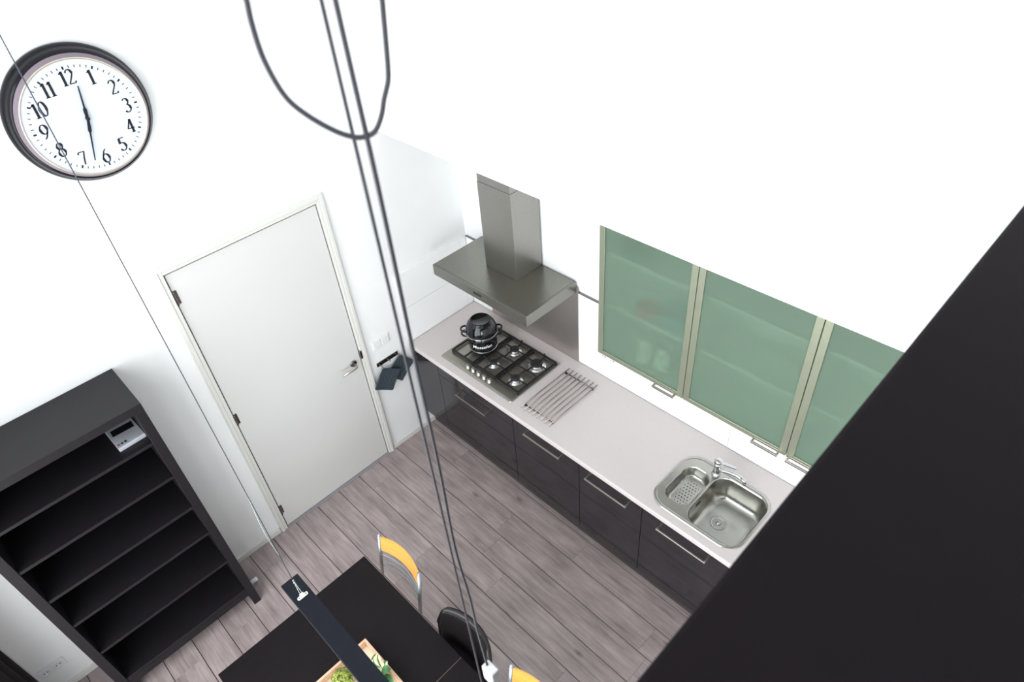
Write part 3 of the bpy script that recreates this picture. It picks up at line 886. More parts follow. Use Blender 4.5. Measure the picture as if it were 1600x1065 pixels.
# ------------------------------------------------------------------ hook rail and pot holders
t = thing('hook_rail', 'dark steel hook rail with three hooks on the white wall beside the door', 'hook rail', (0, -0.904, 0.89))
rail_rot = None
build('rail', MB().box(0.0, 0.006, -1.002, -0.806, 0.890, 0.926, bev=0.001), 'chrome_dark', t)
for y in (-0.982, -0.904, -0.826):
    h = MB(); h.tube([(0.005, y, 0.908), (0.030, y, 0.906), (0.038, y, 0.908), (0.041, y, 0.916)], 0.0042, 10)
    h.lathe([(0.0, 0.0), (0.0065, 0.001), (0.0065, 0.006), (0.0, 0.008)], (0.041, y, 0.914), n=14)
    build('hook', h, 'handle_steel', t)
def potholder(cy, cz, tilt, x0, label):
    n = 30; S = 0.093; th = 0.0065
    m = MB()
    g = [[None] * (n + 1) for _ in range(n + 1)]
    gb = [[None] * (n + 1) for _ in range(n + 1)]
    ca, sa = math.cos(math.radians(45 + tilt)), math.sin(math.radians(45 + tilt))
    for i in range(n + 1):
        for j in range(n + 1):
            u, v = i / n * 2 - 1, j / n * 2 - 1
            r = 0.16      # rounded corners
            uu, vv = u, v
            if abs(u) > 1 - r and abs(v) > 1 - r:
                du, dv = abs(u) - (1 - r), abs(v) - (1 - r)
                mx_ = max(du, dv); ln = math.hypot(du, dv)
                if ln > 0:
                    uu = math.copysign(1 - r + du * mx_ / ln, u); vv = math.copysign(1 - r + dv * mx_ / ln, v)
            edge = max(abs(u), abs(v))
            puff = 0.55 + 0.45 * abs(math.sin(math.pi * 2.5 * (u + v) / 1.0)) ** 0.5 * abs(math.sin(math.pi * 2.5 * (u - v))) ** 0.5
            if edge > 0.88: puff = 1.0
            if edge > 0.985: puff = 0.15
            Y = cy + (uu * ca - vv * sa) * S; Z = cz + (uu * sa + vv * ca) * S
            sag = 0.006 * (u * u + v * v)
            g[i][j] = m.bm.verts.new((x0 + th * (1 + puff) + sag, Y, Z))
            gb[i][j] = m.bm.verts.new((x0 + th * (1 - puff * 0.6) + sag, Y, Z))
    for i in range(n):
        for j in range(n):
            f = m.bm.faces.new((g[i][j], g[i + 1][j], g[i + 1][j + 1], g[i][j + 1])); f.smooth = True
            f = m.bm.faces.new((gb[i][j], gb[i][j + 1], gb[i + 1][j + 1], gb[i + 1][j])); f.smooth = True
    for i in range(n):
        for A, B in (((i, 0), (i + 1, 0)), ((i + 1, n), (i, n)), ((0, i + 1), (0, i)), ((n, i), (n, i + 1))):
            m.bm.faces.new((g[A[0]][A[1]], g[B[0]][B[1]], gb[B[0]][B[1]], gb[A[0]][A[1]]))
    t = thing('pot_holder', label, 'pot holder', (0.02, cy, cz - 0.12), 'quilted pot holders on the hook rail')
    build('pad', m, 'quilt', t)
    ty, tz = cy - math.sin(math.radians(tilt)) * S * 1.30, cz + math.cos(math.radians(tilt)) * S * 1.30
    lp = [(x0 + 0.010, ty - 0.004, tz - 0.012), (x0 + 0.014, ty - 0.007, tz + 0.010), (x0 + 0.016, ty, tz + 0.018), (x0 + 0.014, ty + 0.007, tz + 0.010), (x0 + 0.010, ty + 0.004, tz - 0.012)]
    build('loop', MB().tube(lp, 0.0022, 8), 'quilt', t)
potholder(-0.823, 0.772, -6, 0.008, 'dark slate quilted pot holder on the hook nearer the kitchen, tucked behind the other')
potholder(-0.965, 0.768, 8, 0.030, 'dark slate quilted pot holder on the hook nearer the door, overlapping the other')

# ------------------------------------------------------------------ wall clock
CY, CZ = -2.075, 3.215
ck = thing('wall_clock', 'large round wall clock with black rim and white face on the wall', 'clock', (0, CY, CZ - 0.30))
m = MB(); m.lathe([(0.0, 0.0), (0.292, 0.0), (0.299, 0.006), (0.300, 0.018), (0.297, 0.030), (0.290, 0.037), (0.286, 0.041), (0.284, 0.052), (0.279, 0.062), (0.272, 0.069), (0.266, 0.071), (0.262, 0.070)], (0.0005, CY, CZ), 'x', n=96)
build('rim', m, 'clock_black', ck)
m = MB(); m.lathe([(0.2665, 0.0705), (0.264, 0.074), (0.254, 0.089), (0.252, 0.0915)], (0.0005, CY, CZ), 'x', n=96)
build('inner_ring', m, 'clock_mauve', ck)
m = MB(); m.lathe([(0.2525, 0.0910), (0.251, 0.0945), (0.248, 0.0955), (0.2455, 0.0935), (0.245, 0.0895)], (0.0005, CY, CZ), 'x', n=96)
build('bezel', m, 'clock_gold', ck)
face = build('face', MB().lathe([(0.2470, 0.0895), (0.0, 0.0895)], (0.0005, CY, CZ), 'x', n=96), 'clock_face', ck)
FX = 0.0912
def fpt(px, py, dx=0.0):
    return (FX + dx, CY + px, CZ + py)
# serif numerals drawn with a broad pen: thick stems, thin hairlines
def arc(cx, cy, rx, ry, a0, a1, n=16):
    return [(cx + rx * math.cos(math.radians(a0 + (a1 - a0) * k / n)), cy + ry * math.sin(math.radians(a0 + (a1 - a0) * k / n))) for k in range(n + 1)]
DIG = {
    '0': [arc(.26, .5, .20, .48, 0, 360, 30)],
    '1': [[(.10, .82), (.20, .88), (.27, .97)], [(.27, .97), (.27, .02)], [(.12, .02), (.42, .02)]],
    '2': [arc(.25, .73, .19, .25, 165, -35, 16) + [(.30, .42), (.06, .06)], [(.05, .05), (.46, .05), (.49, .17)]],
    '3': [arc(.23, .76, .18, .22, 150, -80, 14), arc(.22, .28, .22, .27, 85, -150, 16)],
    '4': [[(.35, .97), (.03, .32)], [(.02, .32), (.52, .32)], [(.35, .97), (.35, .02)], [(.22, .02), (.47, .02)]],
    '5': [[(.14, .95), (.47, .95)], [(.14, .95), (.10, .55)], arc(.22, .32, .23, .29, 110, -150, 18)],
    '6': [[(.42, .97), (.28, .86)] + arc(.26, .32, .21, .31, 150, 510, 28)],
    '7': [[(.05, .80), (.07, .94), (.48, .94)], [(.48, .94), (.32, .5), (.20, .02)]],
    '8': [arc(.26, .74, .165, .22, 0, 360, 26), arc(.26, .27, .21, .27, 0, 360, 26)],
    '9': [[(.10, .03), (.24, .14)] + arc(.26, .68, .21, .31, -30, 330, 28)],
}
def pen(m, path, H, ox, oy, dx):
    thin, thick = 0.06 * H, 0.17 * H
    P = [Vector((ox + p[0] * H, oy + p[1] * H, 0)) for p in path]
    # resample so that width follows the stroke direction
    Q = []
    for a, b in zip(P, P[1:]):
        k = max(1, int((b - a).length / (0.06 * H)))
        for i in range(k): Q.append(a.lerp(b, i / k))
    Q.append(P[-1])
    L, R = [], []
    for i, p in enumerate(Q):
        t = (Q[min(i + 1, len(Q) - 1)] - Q[max(i - 1, 0)])
        t = t.normalized() if t.length > 0 else Vector((1, 0, 0))
        wd = thin + (thick - thin) * abs(t.y) ** 1.6
        # the pen edge is horizontal-ish: rising right-hand strokes are thin
        if t.x * t.y > 0.12: wd = thin + (wd - thin) * 0.35
        nrm = Vector((-t.y, t.x, 0)) * (wd / 2)
        L.append(m.bm.verts.new(fpt(p.x + nrm.x, p.y + nrm.y, dx))); R.append(m.bm.verts.new(fpt(p.x - nrm.x, p.y - nrm.y, dx)))
    for i in range(len(Q) - 1):
        m.bm.faces.new((L[i], R[i], R[i + 1], L[i + 1]))
for hnum in range(1, 13):
    a = math.radians(90 - 30 * hnum)
    s = str(hnum); H = 0.062
    adv = [(.40 if c == '1' else .52) * H for c in s]
    W = sum(adv)
    rad = 0.177
    cx, cy = rad * math.cos(a), rad * math.sin(a)
    m = MB(); x = cx - W / 2
    for c, ad in zip(s, adv):
        for path in DIG[c]: pen(m, path, H, x - (0.06 * H if c == '1' else 0), cy - H / 2, 0.0)
        x += ad
    nb = build('numeral', m, 'ink', face, recalc=False)
m = MB()
for k in range(60):
    a = math.radians(6 * k); u = Vector((math.sin(a), math.cos(a))); v = Vector((u.y, -u.x))
    r0, r1, wd = (0.210, 0.223, 0.0034) if k % 5 == 0 else (0.212, 0.223, 0.0014)
    vs = [m.bm.verts.new(fpt(*(u * r + v * w_), 0)) for r, w_ in ((r0, -wd), (r1, -wd), (r1, wd), (r0, wd))]
    m.bm.faces.new(vs)
build('minute_marks', m, 'ink', face, recalc=False, kind='stuff')
def hand(name, ang, length, tail, wd, dx):
    a = math.radians(ang); u = Vector((math.sin(a), math.cos(a))); v = Vector((u.y, -u.x))
    m = MB()
    out = [(-tail, -wd * .6), (0, -wd * .8), (length * .28, -wd * 1.15), (length * .34, -wd * .55), (length, -wd * .35), (length, wd * .35), (length * .34, wd * .55), (length * .28, wd * 1.15), (0, wd * .8), (-tail, wd * .6)]
    pts = [fpt(*(u * r + v * q), dx) for r, q in out]
    m.poly(pts, (0.0015, 0, 0))
    build(name, m, 'ink', ck)
hand('hour_hand', 9.5, 0.138, 0.012, 0.0070, 0.005)
hand('minute_hand', 195.8, 0.184, 0.020, 0.0065, 0.008)
build('hand_cap', MB().lathe([(0.0085, 0.0), (0.0085, 0.013), (0.004, 0.015), (0.0, 0.015)], fpt(0, 0), 'x', n=20), 'ink', ck)

# ------------------------------------------------------------------ bookcase
BL, BR, BD, BH = -3.408, -2.507, 0.39, 1.96
bk = thing('bookcase', 'tall black brown bookcase with open shelves against the wall left of the door', 'bookcase', (BD / 2, (BL + BR) / 2, 0))
bk['label'] = 'tall black brown bookcase with open shelves standing against the white wall'
for y0, y1 in ((BL, BL + 0.05), (BR - 0.05, BR)):
    build('side_panel', MB().box(0.003, BD, y0, y1, 0.0, BH - 0.0505, bev=0.0015), 'bookcase_black', bk)
build('top', MB().box(0.003, BD + 0.006, BL, BR, BH - 0.05, BH, bev=0.0015), 'bookcase_black', bk)
build('back_panel', bx(0.004, 0.012, BL + 0.051, BR - 0.051, 0.14, BH - 0.051), 'bookcase_black', bk)
for z in (1.690, 1.410, 1.127, 0.867, 0.546):
    sh_ = build('shelf', MB().box(0.013, BD - 0.008, BL + 0.0505, BR - 0.0505, z - 0.018, z, bev=0.0012), 'bookcase_black', bk)
    build('edge_strip', MB().box(BD - 0.0079, BD - 0.006, BL + 0.051, BR - 0.051, z - 0.018, z, bev=0.0006), 'bookcase_black', sh_)
build('bottom_shelf', MB().box(0.013, BD - 0.006, BL + 0.0505, BR - 0.0505, 0.170, 0.20, bev=0.0012), 'bookcase_black', bk)
build('bottom_rail', MB().box(BD - 0.030, BD - 0.004, BL + 0.0505, BR - 0.0505, 0.12, 0.1695, bev=0.0012), 'bookcase_black', bk)
# silver box on the top shelf
gb = thing('gadget_box', 'flat silver cardboard box with a printed black device on the upper bookcase shelf', 'box', (0.215, -2.62, 1.69))
RZ = Matrix.Translation((0.217, -2.632, 0)) @ Matrix.Rotation(math.radians(1.5), 4, 'Z')
build('carton', MB().box(-0.099, 0.099, -0.071, 0.071, 1.6905, 1.716, bev=0.001, mtx=RZ), 'box_silver', gb)
pr = build('printed_device', MB().box(-0.055, -0.002, -0.056, 0.056, 1.7161, 1.7168, bev=0.0003, mtx=RZ @ Matrix.Rotation(math.radians(-4), 4, 'Z')), 'ink', gb)
m = MB()
for q, mm in ((-0.058, 'red_print'), (-0.040, 'blue_print'), (-0.022, 'ink')):
    build('printed_square', MB().box(0.066, 0.082, q - 0.006, q + 0.006, 1.7161, 1.7166, bev=0.0002, mtx=RZ), mm, gb)
# small white stopper beside the bookcase foot
t = thing('door_stopper', 'small white stopper on the floor against the bookcase side', 'door stopper', (0.26, -2.475, 0))
build('barrel', MB().lathe([(0.0, 0.0), (0.017, 0.0), (0.017, 0.056), (0.014, 0.060), (0.0, 0.060)], (0.235, -2.5065, 0.0205), 'y', n=20), 'plastic_white', t)
build('foot', MB().box(0.222, 0.248, -2.502, -2.482, 0.0, 0.006, bev=0.001), 'plastic_white', t)

# curtain at the window wall
t = thing('curtain', 'dark brown floor length curtain hanging in folds by the white wall', 'curtain', (0.45, -3.8, 0.02))
m = MB(); N = 90; rows = 12; grid = []
for j in range(rows + 1):
    z = 0.02 + 2.66 * j / rows
    row = []
    for i in range(N + 1):
        s = i / N
        x = 0.025 + 0.42 * s
        y = -3.795 + 0.052 * math.sin(s * 2 * math.pi * 4.0 + 1.2 + 0.25 * math.sin(z * 1.3)) * (1 - 0.25 * j / rows) + 0.008 * math.sin(s * 23 + z)
        row.append((x, y, z))
    grid.append(row)
V = [[m.bm.verts.new(p) for p in r] for r in grid]
V2 = [[m.bm.verts.new((p[0], p[1] - 0.004, p[2])) for p in r] for r in grid]
for j in range(rows):
    for i in range(N):
        f = m.bm.faces.new((V[j][i], V[j][i + 1], V[j + 1][i + 1], V[j + 1][i])); f.smooth = True
        f = m.bm.faces.new((V2[j][i], V2[j + 1][i], V2[j + 1][i + 1], V2[j][i + 1])); f.smooth = True
for i in range(N):
    m.bm.faces.new((V[0][i], V2[0][i], V2[0][i + 1], V[0][i + 1])); m.bm.faces.new((V[rows][i], V[rows][i + 1], V2[rows][i + 1], V2[rows][i]))
for j in range(rows):
    m.bm.faces.new((V[j][0], V[j + 1][0], V2[j + 1][0], V2[j][0])); m.bm.faces.new((V[j][N], V2[j][N], V2[j + 1][N], V[j + 1][N]))
build('fabric', m, 'curtain', t)
r_ = build('rod', MB().tube([(0.003, -3.797, 2.70), (3.35, -3.797, 2.70)], 0.012, 12), 'chrome_dark', t)
for x in (0.10, 1.7, 3.25):
    build('bracket', MB().box(x - 0.008, x + 0.008, -3.9995, -3.80, 2.685, 2.70), 'chrome_dark', r_)

# ------------------------------------------------------------------ dining table
TX0, TX1, TY0, TY1, TZ_ = 1.140, 3.46, -2.925, -1.977, 0.74
t = thing('dining_table', 'black brown rectangular dining table with extension leaf under the hanging plank lamp', 'table', ((TX0 + TX1) / 2, (TY0 + TY1) / 2, 0))
build('table_top', MB().box(TX0, 2.0155, TY0, TY1, TZ_ - 0.04, TZ_, bev=0.0015), 'black_brown', t)
build('extension_leaf', MB().box(2.0185, 2.60, TY0, TY1, TZ_ - 0.04, TZ_, bev=0.0015), 'black_brown', t)
build('table_top', MB().box(2.603, TX1, TY0, TY1, TZ_ - 0.04, TZ_, bev=0.0015), 'black_brown', t)
build('leaf_seam', bx(2.0157, 2.0183, TY0 + 0.002, TY1 - 0.002, TZ_ - 0.03, TZ_ - 0.0008), 'seam_wood', t)
m = MB()
m.box(TX0 + 0.08, TX1 - 0.08, TY0 + 0.06, TY0 + 0.08, 0.61, 0.6995); m.box(TX0 + 0.08, TX1 - 0.08, TY1 - 0.08, TY1 - 0.06, 0.61, 0.6995)
m.box(TX0 + 0.06, TX0 + 0.08, TY0 + 0.08, TY1 - 0.08, 0.61, 0.6995); m.box(TX1 - 0.08, TX1 - 0.06, TY0 + 0.08, TY1 - 0.08, 0.61, 0.6995)
build('apron', m, 'black_brown', t)
for x in (1.640, 3.20):
    for y in (TY0 + 0.085, TY1 - 0.155):
        build('leg', MB().box(x, x + 0.07, y, y + 0.07, 0, 0.6995, bev=0.002), 'black_brown', t)

# ------------------------------------------------------------------ chairs
def orange_chair(x0, x1, label):
    cx = (x0 + x1) / 2
    t = thing('dining_chair', label, 'chair', (cx, -2.05, 0), 'orange backed chairs at the table')
    def post_y(z): return -1.938 + (z - 0.44) * (0.078 / 0.435)
    for x in (x0, x1):
        m = MB(); m.tube([(x, -1.90, 0.0), (x, -1.925, 0.22), (x, -1.937, 0.44), (x, post_y(0.66), 0.66), (x, post_y(0.868), 0.868)], 0.0115, 14)
        m.lathe([(0.0115, 0.0), (0.012, 0.003), (0.009, 0.008), (0.0, 0.010)], (x, post_y(0.868), 0.866), n=14)
        build('back_post', m, 'silver_tube', t)
        build('leg', MB().tube([(x + (0.012 if x == x0 else -0.012), -2.345, 0.0), (x + (0.02 if x == x0 else -0.02), -2.325, 0.445)], 0.0115, 14), 'silver_tube', t)
    # bowed wooden back rest
    n = 18; th = 0.009
    loops = []
    for k in range(n + 1):
        s = k / n; x = x0 + 0.012 + (x1 - x0 - 0.024) * s
        bow = 0.036 * (1 - (2 * s - 1) ** 2)
        z1 = 0.855 + 0.006 * (1 - (2 * s - 1) ** 2); z0 = 0.742 
        loops.append([(x, post_y(z0) + bow, z0), (x, post_y(z1) + bow, z1), (x, post_y(z1) + bow + th, z1), (x, post_y(z0) + bow + th, z0)])
    m = MB(); m.loft(loops, True, True, smooth=False)
    build('back_rest', m, 'orange_wood', t)
    for zz, bw in ((0.70, 0.040), (0.645, 0.042), (0.60, 0.044)):
        pts = []
        for k in range(17):
            s = k / 16; x = x0 + (x1 - x0) * s
            pts.append((x, post_y(zz) + bw * (1 - (2 * s - 1) ** 2), zz))
        build('back_bar', MB().tube(pts, 0.0045, 8), 'silver_tube', t)
    m = MB(); m.loft([rrect(cx, -2.14, 0.195, 0.205, 0.07, 0.446), rrect(cx, -2.14, 0.20, 0.21, 0.075, 0.452), rrect(cx, -2.14, 0.20, 0.21, 0.075, 0.460), rrect(cx, -2.14, 0.195, 0.205, 0.07, 0.464)], True, True, smooth=False)
    build('seat', m, 'orange_wood', t)
    m = MB(); m.tube([(x0, -1.937, 0.435), (x0 + 0.02, -2.325, 0.435), (x1 - 0.02, -2.325, 0.435), (x1, -1.937, 0.435), (x0, -1.937, 0.435)], 0.010, 10)
    build('seat_frame', m, 'silver_tube', t)
    return t
orange_chair(1.176, 1.552, 'silver tube chair with orange wooden back rest at the table corner facing the door')
orange_chair(2.286, 2.662, 'silver tube chair with orange wooden back rest beside black chair, far from the door')

bc = thing('dining_chair', 'black leather chair with rounded back between the two orange backed chairs', 'chair', (2.01, -2.1, 0))
n = 22
def black_back(inset, z_lo, z_hi, y_off):
    loops = []
    for k in range(n + 1):
        s = k / n
        x = 1.808 + 0.405 * s
        bow = 0.074 * (1 - abs(2 * s - 1) ** 2.2)
        e = abs(2 * s - 1)
        top = z_hi - 0.10 * max(0.0, (e - 0.80) / 0.20) ** 2.4
        loops.append((x, bow, top))
    return loops
L_ = black_back(0, 0, 0.925, 0)
loops = []
for x, bow, top in L_:
    lp = []
    zs_ = [0.43 + (top - 0.43) * q / 8 for q in range(9)]
    yb = lambda z: -1.985 + bow * (0.45 + 0.55 * (z - 0.43) / 0.5) + 0.040 * (z - 0.43) / 0.5
    for z in zs_: lp.append((x, yb(z), z))
    lp.append((x, yb(top) + 0.010, top + 0.007)); lp.append((x, yb(top) + 0.020, top + 0.006))
    for z in zs_[::-1]: lp.append((x, yb(z) + 0.028, z))
    loops.append(lp)
m = MB(); m.loft(loops, True, True)
bo = build('back_rest', m, 'leather_black', bc)
pts = [(x, -1.985 + bow * (0.45 + 0.55 * (top - 0.45) / 0.5) + 0.040 * (top - 0.45) / 0.5 - 0.001, top - 0.016) for x, bow, top in L_]
build('piping', MB().tube(pts, 0.0028, 8), 'leather_black', bo)
m = MB(); m.loft([rrect(2.01, -2.175, 0.185, 0.20, 0.06, 0.415), rrect(2.01, -2.175, 0.205, 0.215, 0.07, 0.425), rrect(2.01, -2.175, 0.205, 0.215, 0.07, 0.455), rrect(2.01, -2.175, 0.19, 0.20, 0.06, 0.468)], True, True)
build('seat', m, 'leather_black', bc)
for x in (1.85, 2.17):
    for y in (-2.34, -2.0):
        build('leg', MB().tube([(x, y, 0.0), (x, y, 0.418)], 0.013, 12), 'silver_tube', bc)

# ------------------------------------------------------------------ wooden tray with plants
tz = TZ_
tr = thing('wooden_tray', 'shallow pine box tray holding plants on the dining table', 'tray', (1.98, -2.45, tz))
AX0, AX1, AY0, AY1, AH = 1.592, 2.37, -2.625, -2.277, 0.062
build('base', bx(AX0 + 0.013, AX1 - 0.013, AY0 + 0.013, AY1 - 0.013, tz + 0.0005, tz + 0.010), 'pine_pale', tr)
for a in ((AX0, AX1, AY0, AY0 + 0.0128), (AX0, AX1, AY1 - 0.0128, AY1), (AX0, AX0 + 0.0128, AY0 + 0.013, AY1 - 0.013), (AX1 - 0.0128, AX1, AY0 + 0.013, AY1 - 0.013)):
    build('tray_side', MB().box(*a, tz + 0.0005, tz + AH, bev=0.001), 'pine', tr)
# boxwood
bp_ = thing('boxwood_plant', 'small bushy yellow green boxwood plant in the pine tray', 'plant', (1.70, -2.485, tz + 0.010))
build('pot', MB().lathe([(0.0, 0.0), (0.035, 0.0), (0.045, 0.05), (0.041, 0.05), (0.034, 0.045), (0.0, 0.045)], (1.70, -2.485, tz + 0.0105), n=24), 'terracotta', bp_)
m = MB(); rg = random.Random(11)
for k in range(620):
    a = rg.random() * 2 * math.pi; ph = math.acos(1 - 1.5 * rg.random()); r = 0.062 * (0.55 + 0.45 * rg.random() ** 0.4)
    d_ = Vector((math.sin(ph) * math.cos(a), math.sin(ph) * math.sin(a), math.cos(ph)))
    p = Vector((1.70, -2.485, tz + 0.085)) + d_ * r
    u = d_.orthogonal().normalized(); u = (Matrix.Rotation(rg.random() * 6.28, 3, d_) @ u); v = d_.cross(u)
    s = 0.0065 + 0.0035 * rg.random()
    dd = d_ * (s * 0.5 * (rg.random() - 0.3))
    q = [p - u * s, p - v * s * 0.6 + dd, p + u * s, p + v * s * 0.6 + dd]
    m.bm.faces.new([m.bm.verts.new(x) for x in q])
build('foliage', m, 'boxwood', bp_, recalc=False, kind='stuff')
m = MB()
for k in range(6):
    a = k * 1.05; m.tube([(1.70, -2.485, tz + 0.05), (1.70 + 0.03 * math.cos(a), -2.485 + 0.03 * math.sin(a), tz + 0.12)], 0.0018, 6)
build('stem', m, 'stem', bp_)
# striped leaf plant
LPX, LPY = 1.815, -2.345
lp_ = thing('leafy_plant', 'plant with cream and green striped leaves in the pine tray', 'plant', (LPX, LPY, tz + 0.010))
build('pot', MB().lathe([(0.0, 0.0), (0.030, 0.0), (0.038, 0.045), (0.034, 0.045), (0.028, 0.04), (0.0, 0.04)], (LPX, LPY, tz + 0.0105), n=24), 'terracotta', lp_)
def leaf(ang, length, width, lift, mm, twist=0.0):
    length *= 1.35; width *= 1.45
    m = MB(); n = 10; rows = []
    ca, sa = math.cos(ang), math.sin(ang)
    for k in range(n + 1):
        s = k / n
        wd = width * (math.sin(math.pi * min(1, s * 0.96 + 0.04)) ** 0.8) * (1 - 0.15 * s)
        d_ = length * s; z = tz + 0.05 + lift * math.sin(s * 2.1)
        c = Vector((LPX + ca * d_, LPY + sa * d_, z)); side = Vector((-sa, ca, 0))
        rows.append([m.bm.verts.new(c - side * wd + Vector((0, 0, wd * 0.35))), m.bm.verts.new(c), m.bm.verts.new(c + side * wd + Vector((0, 0, wd * 0.35)))])
    for a, b in zip(rows, rows[1:]):
        for q in range(2):
            f = m.bm.faces.new((a[q], a[q + 1], b[q + 1], b[q])); f.smooth = True
    build('leaf', m, mm, lp_, recalc=False)
for k, (an, ln, wd, lf, mm) in enumerate([(200, .085, .022, .055, 'striped_leaf'), (150, .075, .020, .075, 'striped_leaf'), (250, .08, .022, .05, 'striped_leaf'), (105, .055, .02, .06, 'striped_leaf'), (60, .05, .018, .07, 'leaf_green'), (10, .08, .022, .05, 'leaf_green'), (-30, .09, .023, .045, 'striped_leaf'), (-75, .08, .02, .06, 'leaf_green'), (175, .05, .018, .095, 'striped_leaf'), (-10, .055, .018, .09, 'leaf_green')]):
    leaf(math.radians(an), ln, wd, lf, mm)

# ------------------------------------------------------------------ hanging plank lamp
LZ, LY = 1.50, -2.453
lm = thing('pendant_lamp', 'long black plank lamp hung on thin steel wires above the dining table', 'lamp', (2.3, LY, LZ - 0.025))
pk = build('plank', MB().box(1.490, 3.11, LY - 0.044, LY + 0.044, LZ - 0.024, LZ, bev=0.003, seg=2), 'plank_black', lm)
build('light_strip', bx(1.56, 3.04, LY - 0.012, LY + 0.012, LZ - 0.027, LZ - 0.0242), 'lamp_glass', pk)
WXS = (1.575, 3.0)
for i, wx in enumerate(WXS):
    b = MB()
    bxx = wx + 0.035
    b.loft([rrect(bxx, LY, 0.0085, 0.026, 0.008, LZ + 0.0003), rrect(bxx, LY, 0.0085, 0.026, 0.008, LZ + 0.003)], True, True, smooth=False)
    b.box(bxx - 0.006, bxx - 0.003, LY - 0.010, LY + 0.010, LZ + 0.003, LZ + 0.020, bev=0.0008)
    br = build('bracket', b, 'plastic_white', lm)
    m = MB()
    for yy in (-0.017, 0.017): m.lathe([(0.0035, 0.003), (0.003, 0.005), (0.0, 0.0055)], (bxx, LY + yy, LZ), n=12)
    build('screw', m, 'chrome_dark', br)
    top = (wx, LY, ZC - 0.035)
    low = (wx, LY, LZ + 0.075)
    build('wire', MB().tube([low, top], 0.0016 if i == 0 else 0.0019, 8), 'wire_steel' if i == 0 else 'cord', lm)
    # loop of wire through the bracket with crimps
    m = MB()
    m.tube([low, (bxx - 0.012, LY - 0.004, LZ + 0.018), (bxx - 0.003, LY - 0.003, LZ + 0.008), (bxx - 0.003, LY + 0.003, LZ + 0.008), (bxx - 0.012, LY + 0.005, LZ + 0.018), (wx + 0.002, LY + 0.002, LZ + 0.078)], 0.0013, 8)
    build('wire_loop', m, 'wire_sleeve', lm)
    for zz in (0.068, 0.085):
        build('crimp', MB().lathe([(0.0, 0.0), (0.0042, 0.001), (0.0042, 0.010), (0.0, 0.011)], (wx + 0.001, LY + 0.001, LZ + zz), n=12), 'chrome', lm)
# free wire tail twisted along the first wire
pts = []
for k in range(25):
    s = k / 24
    z = LZ + 0.085 + 0.66 * s
    pts.append((1.575 - 0.005 * math.sin(s * math.pi * 3), LY + 0.010 * math.sin(s * math.pi) * math.cos(s * 5), z))
build('wire_tail', MB().tube(pts, 0.0014, 8), 'wire_sleeve', lm)
# supply cable down beside the second wire into a connector
CXc = 3.030
pts = [(CXc + 0.004, LY, 3.035), (CXc - 0.006, LY + 0.004, 3.07), (CXc - 0.014, LY + 0.006, 3.14), (CXc - 0.012, LY + 0.004, 3.25), (CXc - 0.016, LY, 3.4), (CXc - 0.010, LY, 3.6), (CXc - 0.010, LY, 3.8), (CXc - 0.007, LY, 4.0), (CXc - 0.009, LY, 4.2), (CXc - 0.006, LY, 4.6), (CXc - 0.006, LY, ZC - 0.035)]
def smooth(pts, k=6):
    P = [Vector(p) for p in pts]; out = []
    for i in range(len(P) - 1):
        p0, p1, p2, p3 = P[max(i - 1, 0)], P[i], P[i + 1], P[min(i + 2, len(P) - 1)]
        for j in range(k):
            s = j / k
            out.append(0.5 * ((2 * p1) + (-p0 + p2) * s + (2 * p0 - 5 * p1 + 4 * p2 - p3) * s * s + (-p0 + 3 * p1 - 3 * p2 + p3) * s ** 3))
    out.append(P[-1]); return out
build('cable', MB().tube(smooth(pts), 0.0023, 10), 'cord', lm)
m = MB(); m.box(CXc - 0.003, CXc + 0.026, LY - 0.009, LY + 0.009, 2.985, 3.035, bev=0.003, seg=2); m.box(CXc + 0.005, CXc + 0.017, LY - 0.006, LY + 0.006, 2.94, 2.985, bev=0.002)
build('connector', m, 'plastic_white', lm)
build('lead', MB().tube(smooth([(CXc + 0.010, LY, 2.942), (CXc + 0.006, LY, 2.7), (CXc - 0.01, LY, 2.2), (CXc - 0.02, LY, 1.8), (CXc + 0.02, LY, LZ + 0.002)]), 0.0016, 8), 'cord', lm)
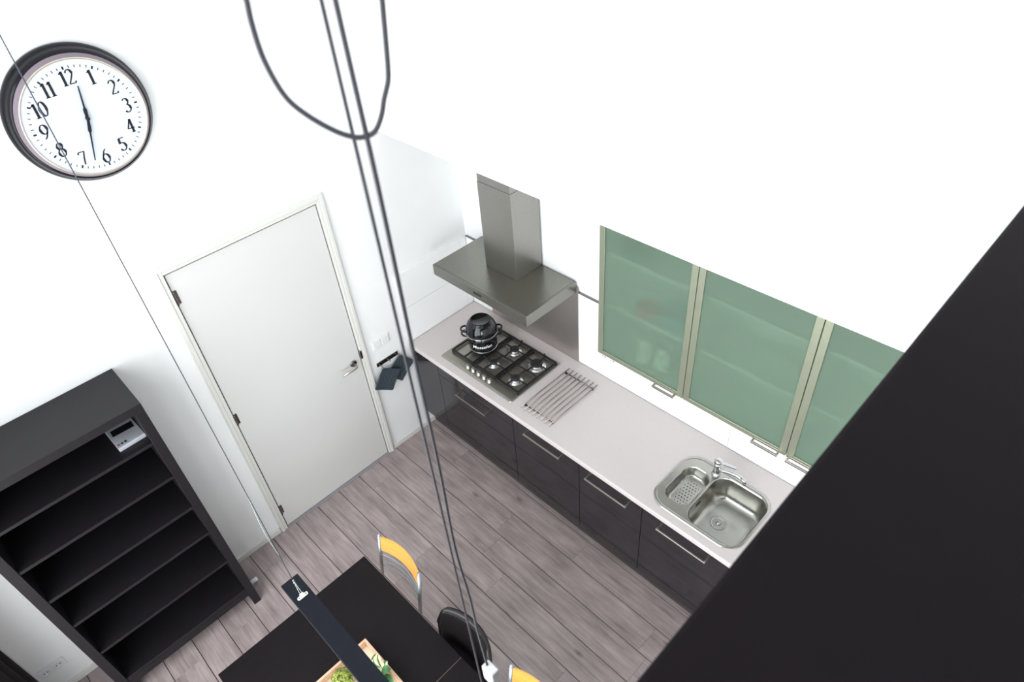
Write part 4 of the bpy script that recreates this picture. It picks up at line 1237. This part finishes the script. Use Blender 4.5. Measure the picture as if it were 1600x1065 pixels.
build('ceiling_canopy', MB().lathe([(0.0, 0.0), (0.045, 0.0), (0.05, 0.006), (0.05, 0.035), (0.0, 0.035)], (3.0, LY, ZC - 0.0355), n=32), 'plastic_white', lm)
build('ceiling_hook', MB().lathe([(0.0, 0.0), (0.012, 0.0), (0.014, 0.035), (0.0, 0.035)], (1.575, LY, ZC - 0.0355), n=20), 'plastic_white', lm)
# slack cable hanging in a loop from the ceiling beside the wires
vd = Vector((3.01 - CAM.x, LY - CAM.y, 0)).normalized()
side = Vector((-vd.y, vd.x, 0))
o0 = Vector((3.012, -2.447, 0))
LOOP = [(-0.0213, -0.0594, 5.71), (-0.0213, -0.0594, 5.4), (-0.0213, -0.0594, 5.1), (-0.0213, -0.0594, 4.8), (-0.0213, -0.0594, 4.6), (-0.0213, -0.0594, 4.45), (-0.0213, -0.0594, 4.36), (-0.0213, -0.0594, 4.3), (-0.0213, -0.0594, 4.26), (-0.0213, -0.0594, 4.23), (-0.0213, -0.0594, 4.1943), (-0.0223, -0.0611, 4.1799), (-0.0224, -0.0613, 4.1691), (-0.0231, -0.0625, 4.1514), (-0.0226, -0.0616, 4.1251), (-0.0187, -0.0551, 4.096), (-0.012, -0.0438, 4.0777), (-0.0031, -0.0288, 4.0618), (0.0037, -0.0173, 4.0536), (0.0091, -0.0082, 4.0511), (0.0145, 0.001, 4.0544), (0.0187, 0.008, 4.0673), (0.0211, 0.0121, 4.0804), (0.0241, 0.0172, 4.094), (0.0253, 0.0191, 4.1057), (0.0266, 0.0214, 4.1304), (0.0279, 0.0236, 4.1561), (0.0289, 0.0253, 4.1737), (0.0289, 0.0253, 4.2), (0.0289, 0.0253, 4.23), (0.0289, 0.0253, 4.27), (0.0289, 0.0253, 4.32), (0.0289, 0.0253, 4.38), (0.0289, 0.0253, 4.46), (0.0289, 0.0253, 4.6), (0.0289, 0.0253, 4.8), (0.0289, 0.0253, 5.1), (0.0289, 0.0253, 5.4), (0.0289, 0.0253, 5.71)]
pts = [o0 + Vector((a, b, c)) - Vector((0, 0, 0)) for a, b, c in LOOP]
build('slack_cable', MB().tube(smooth(pts), 0.0024, 10), 'cord', lm)
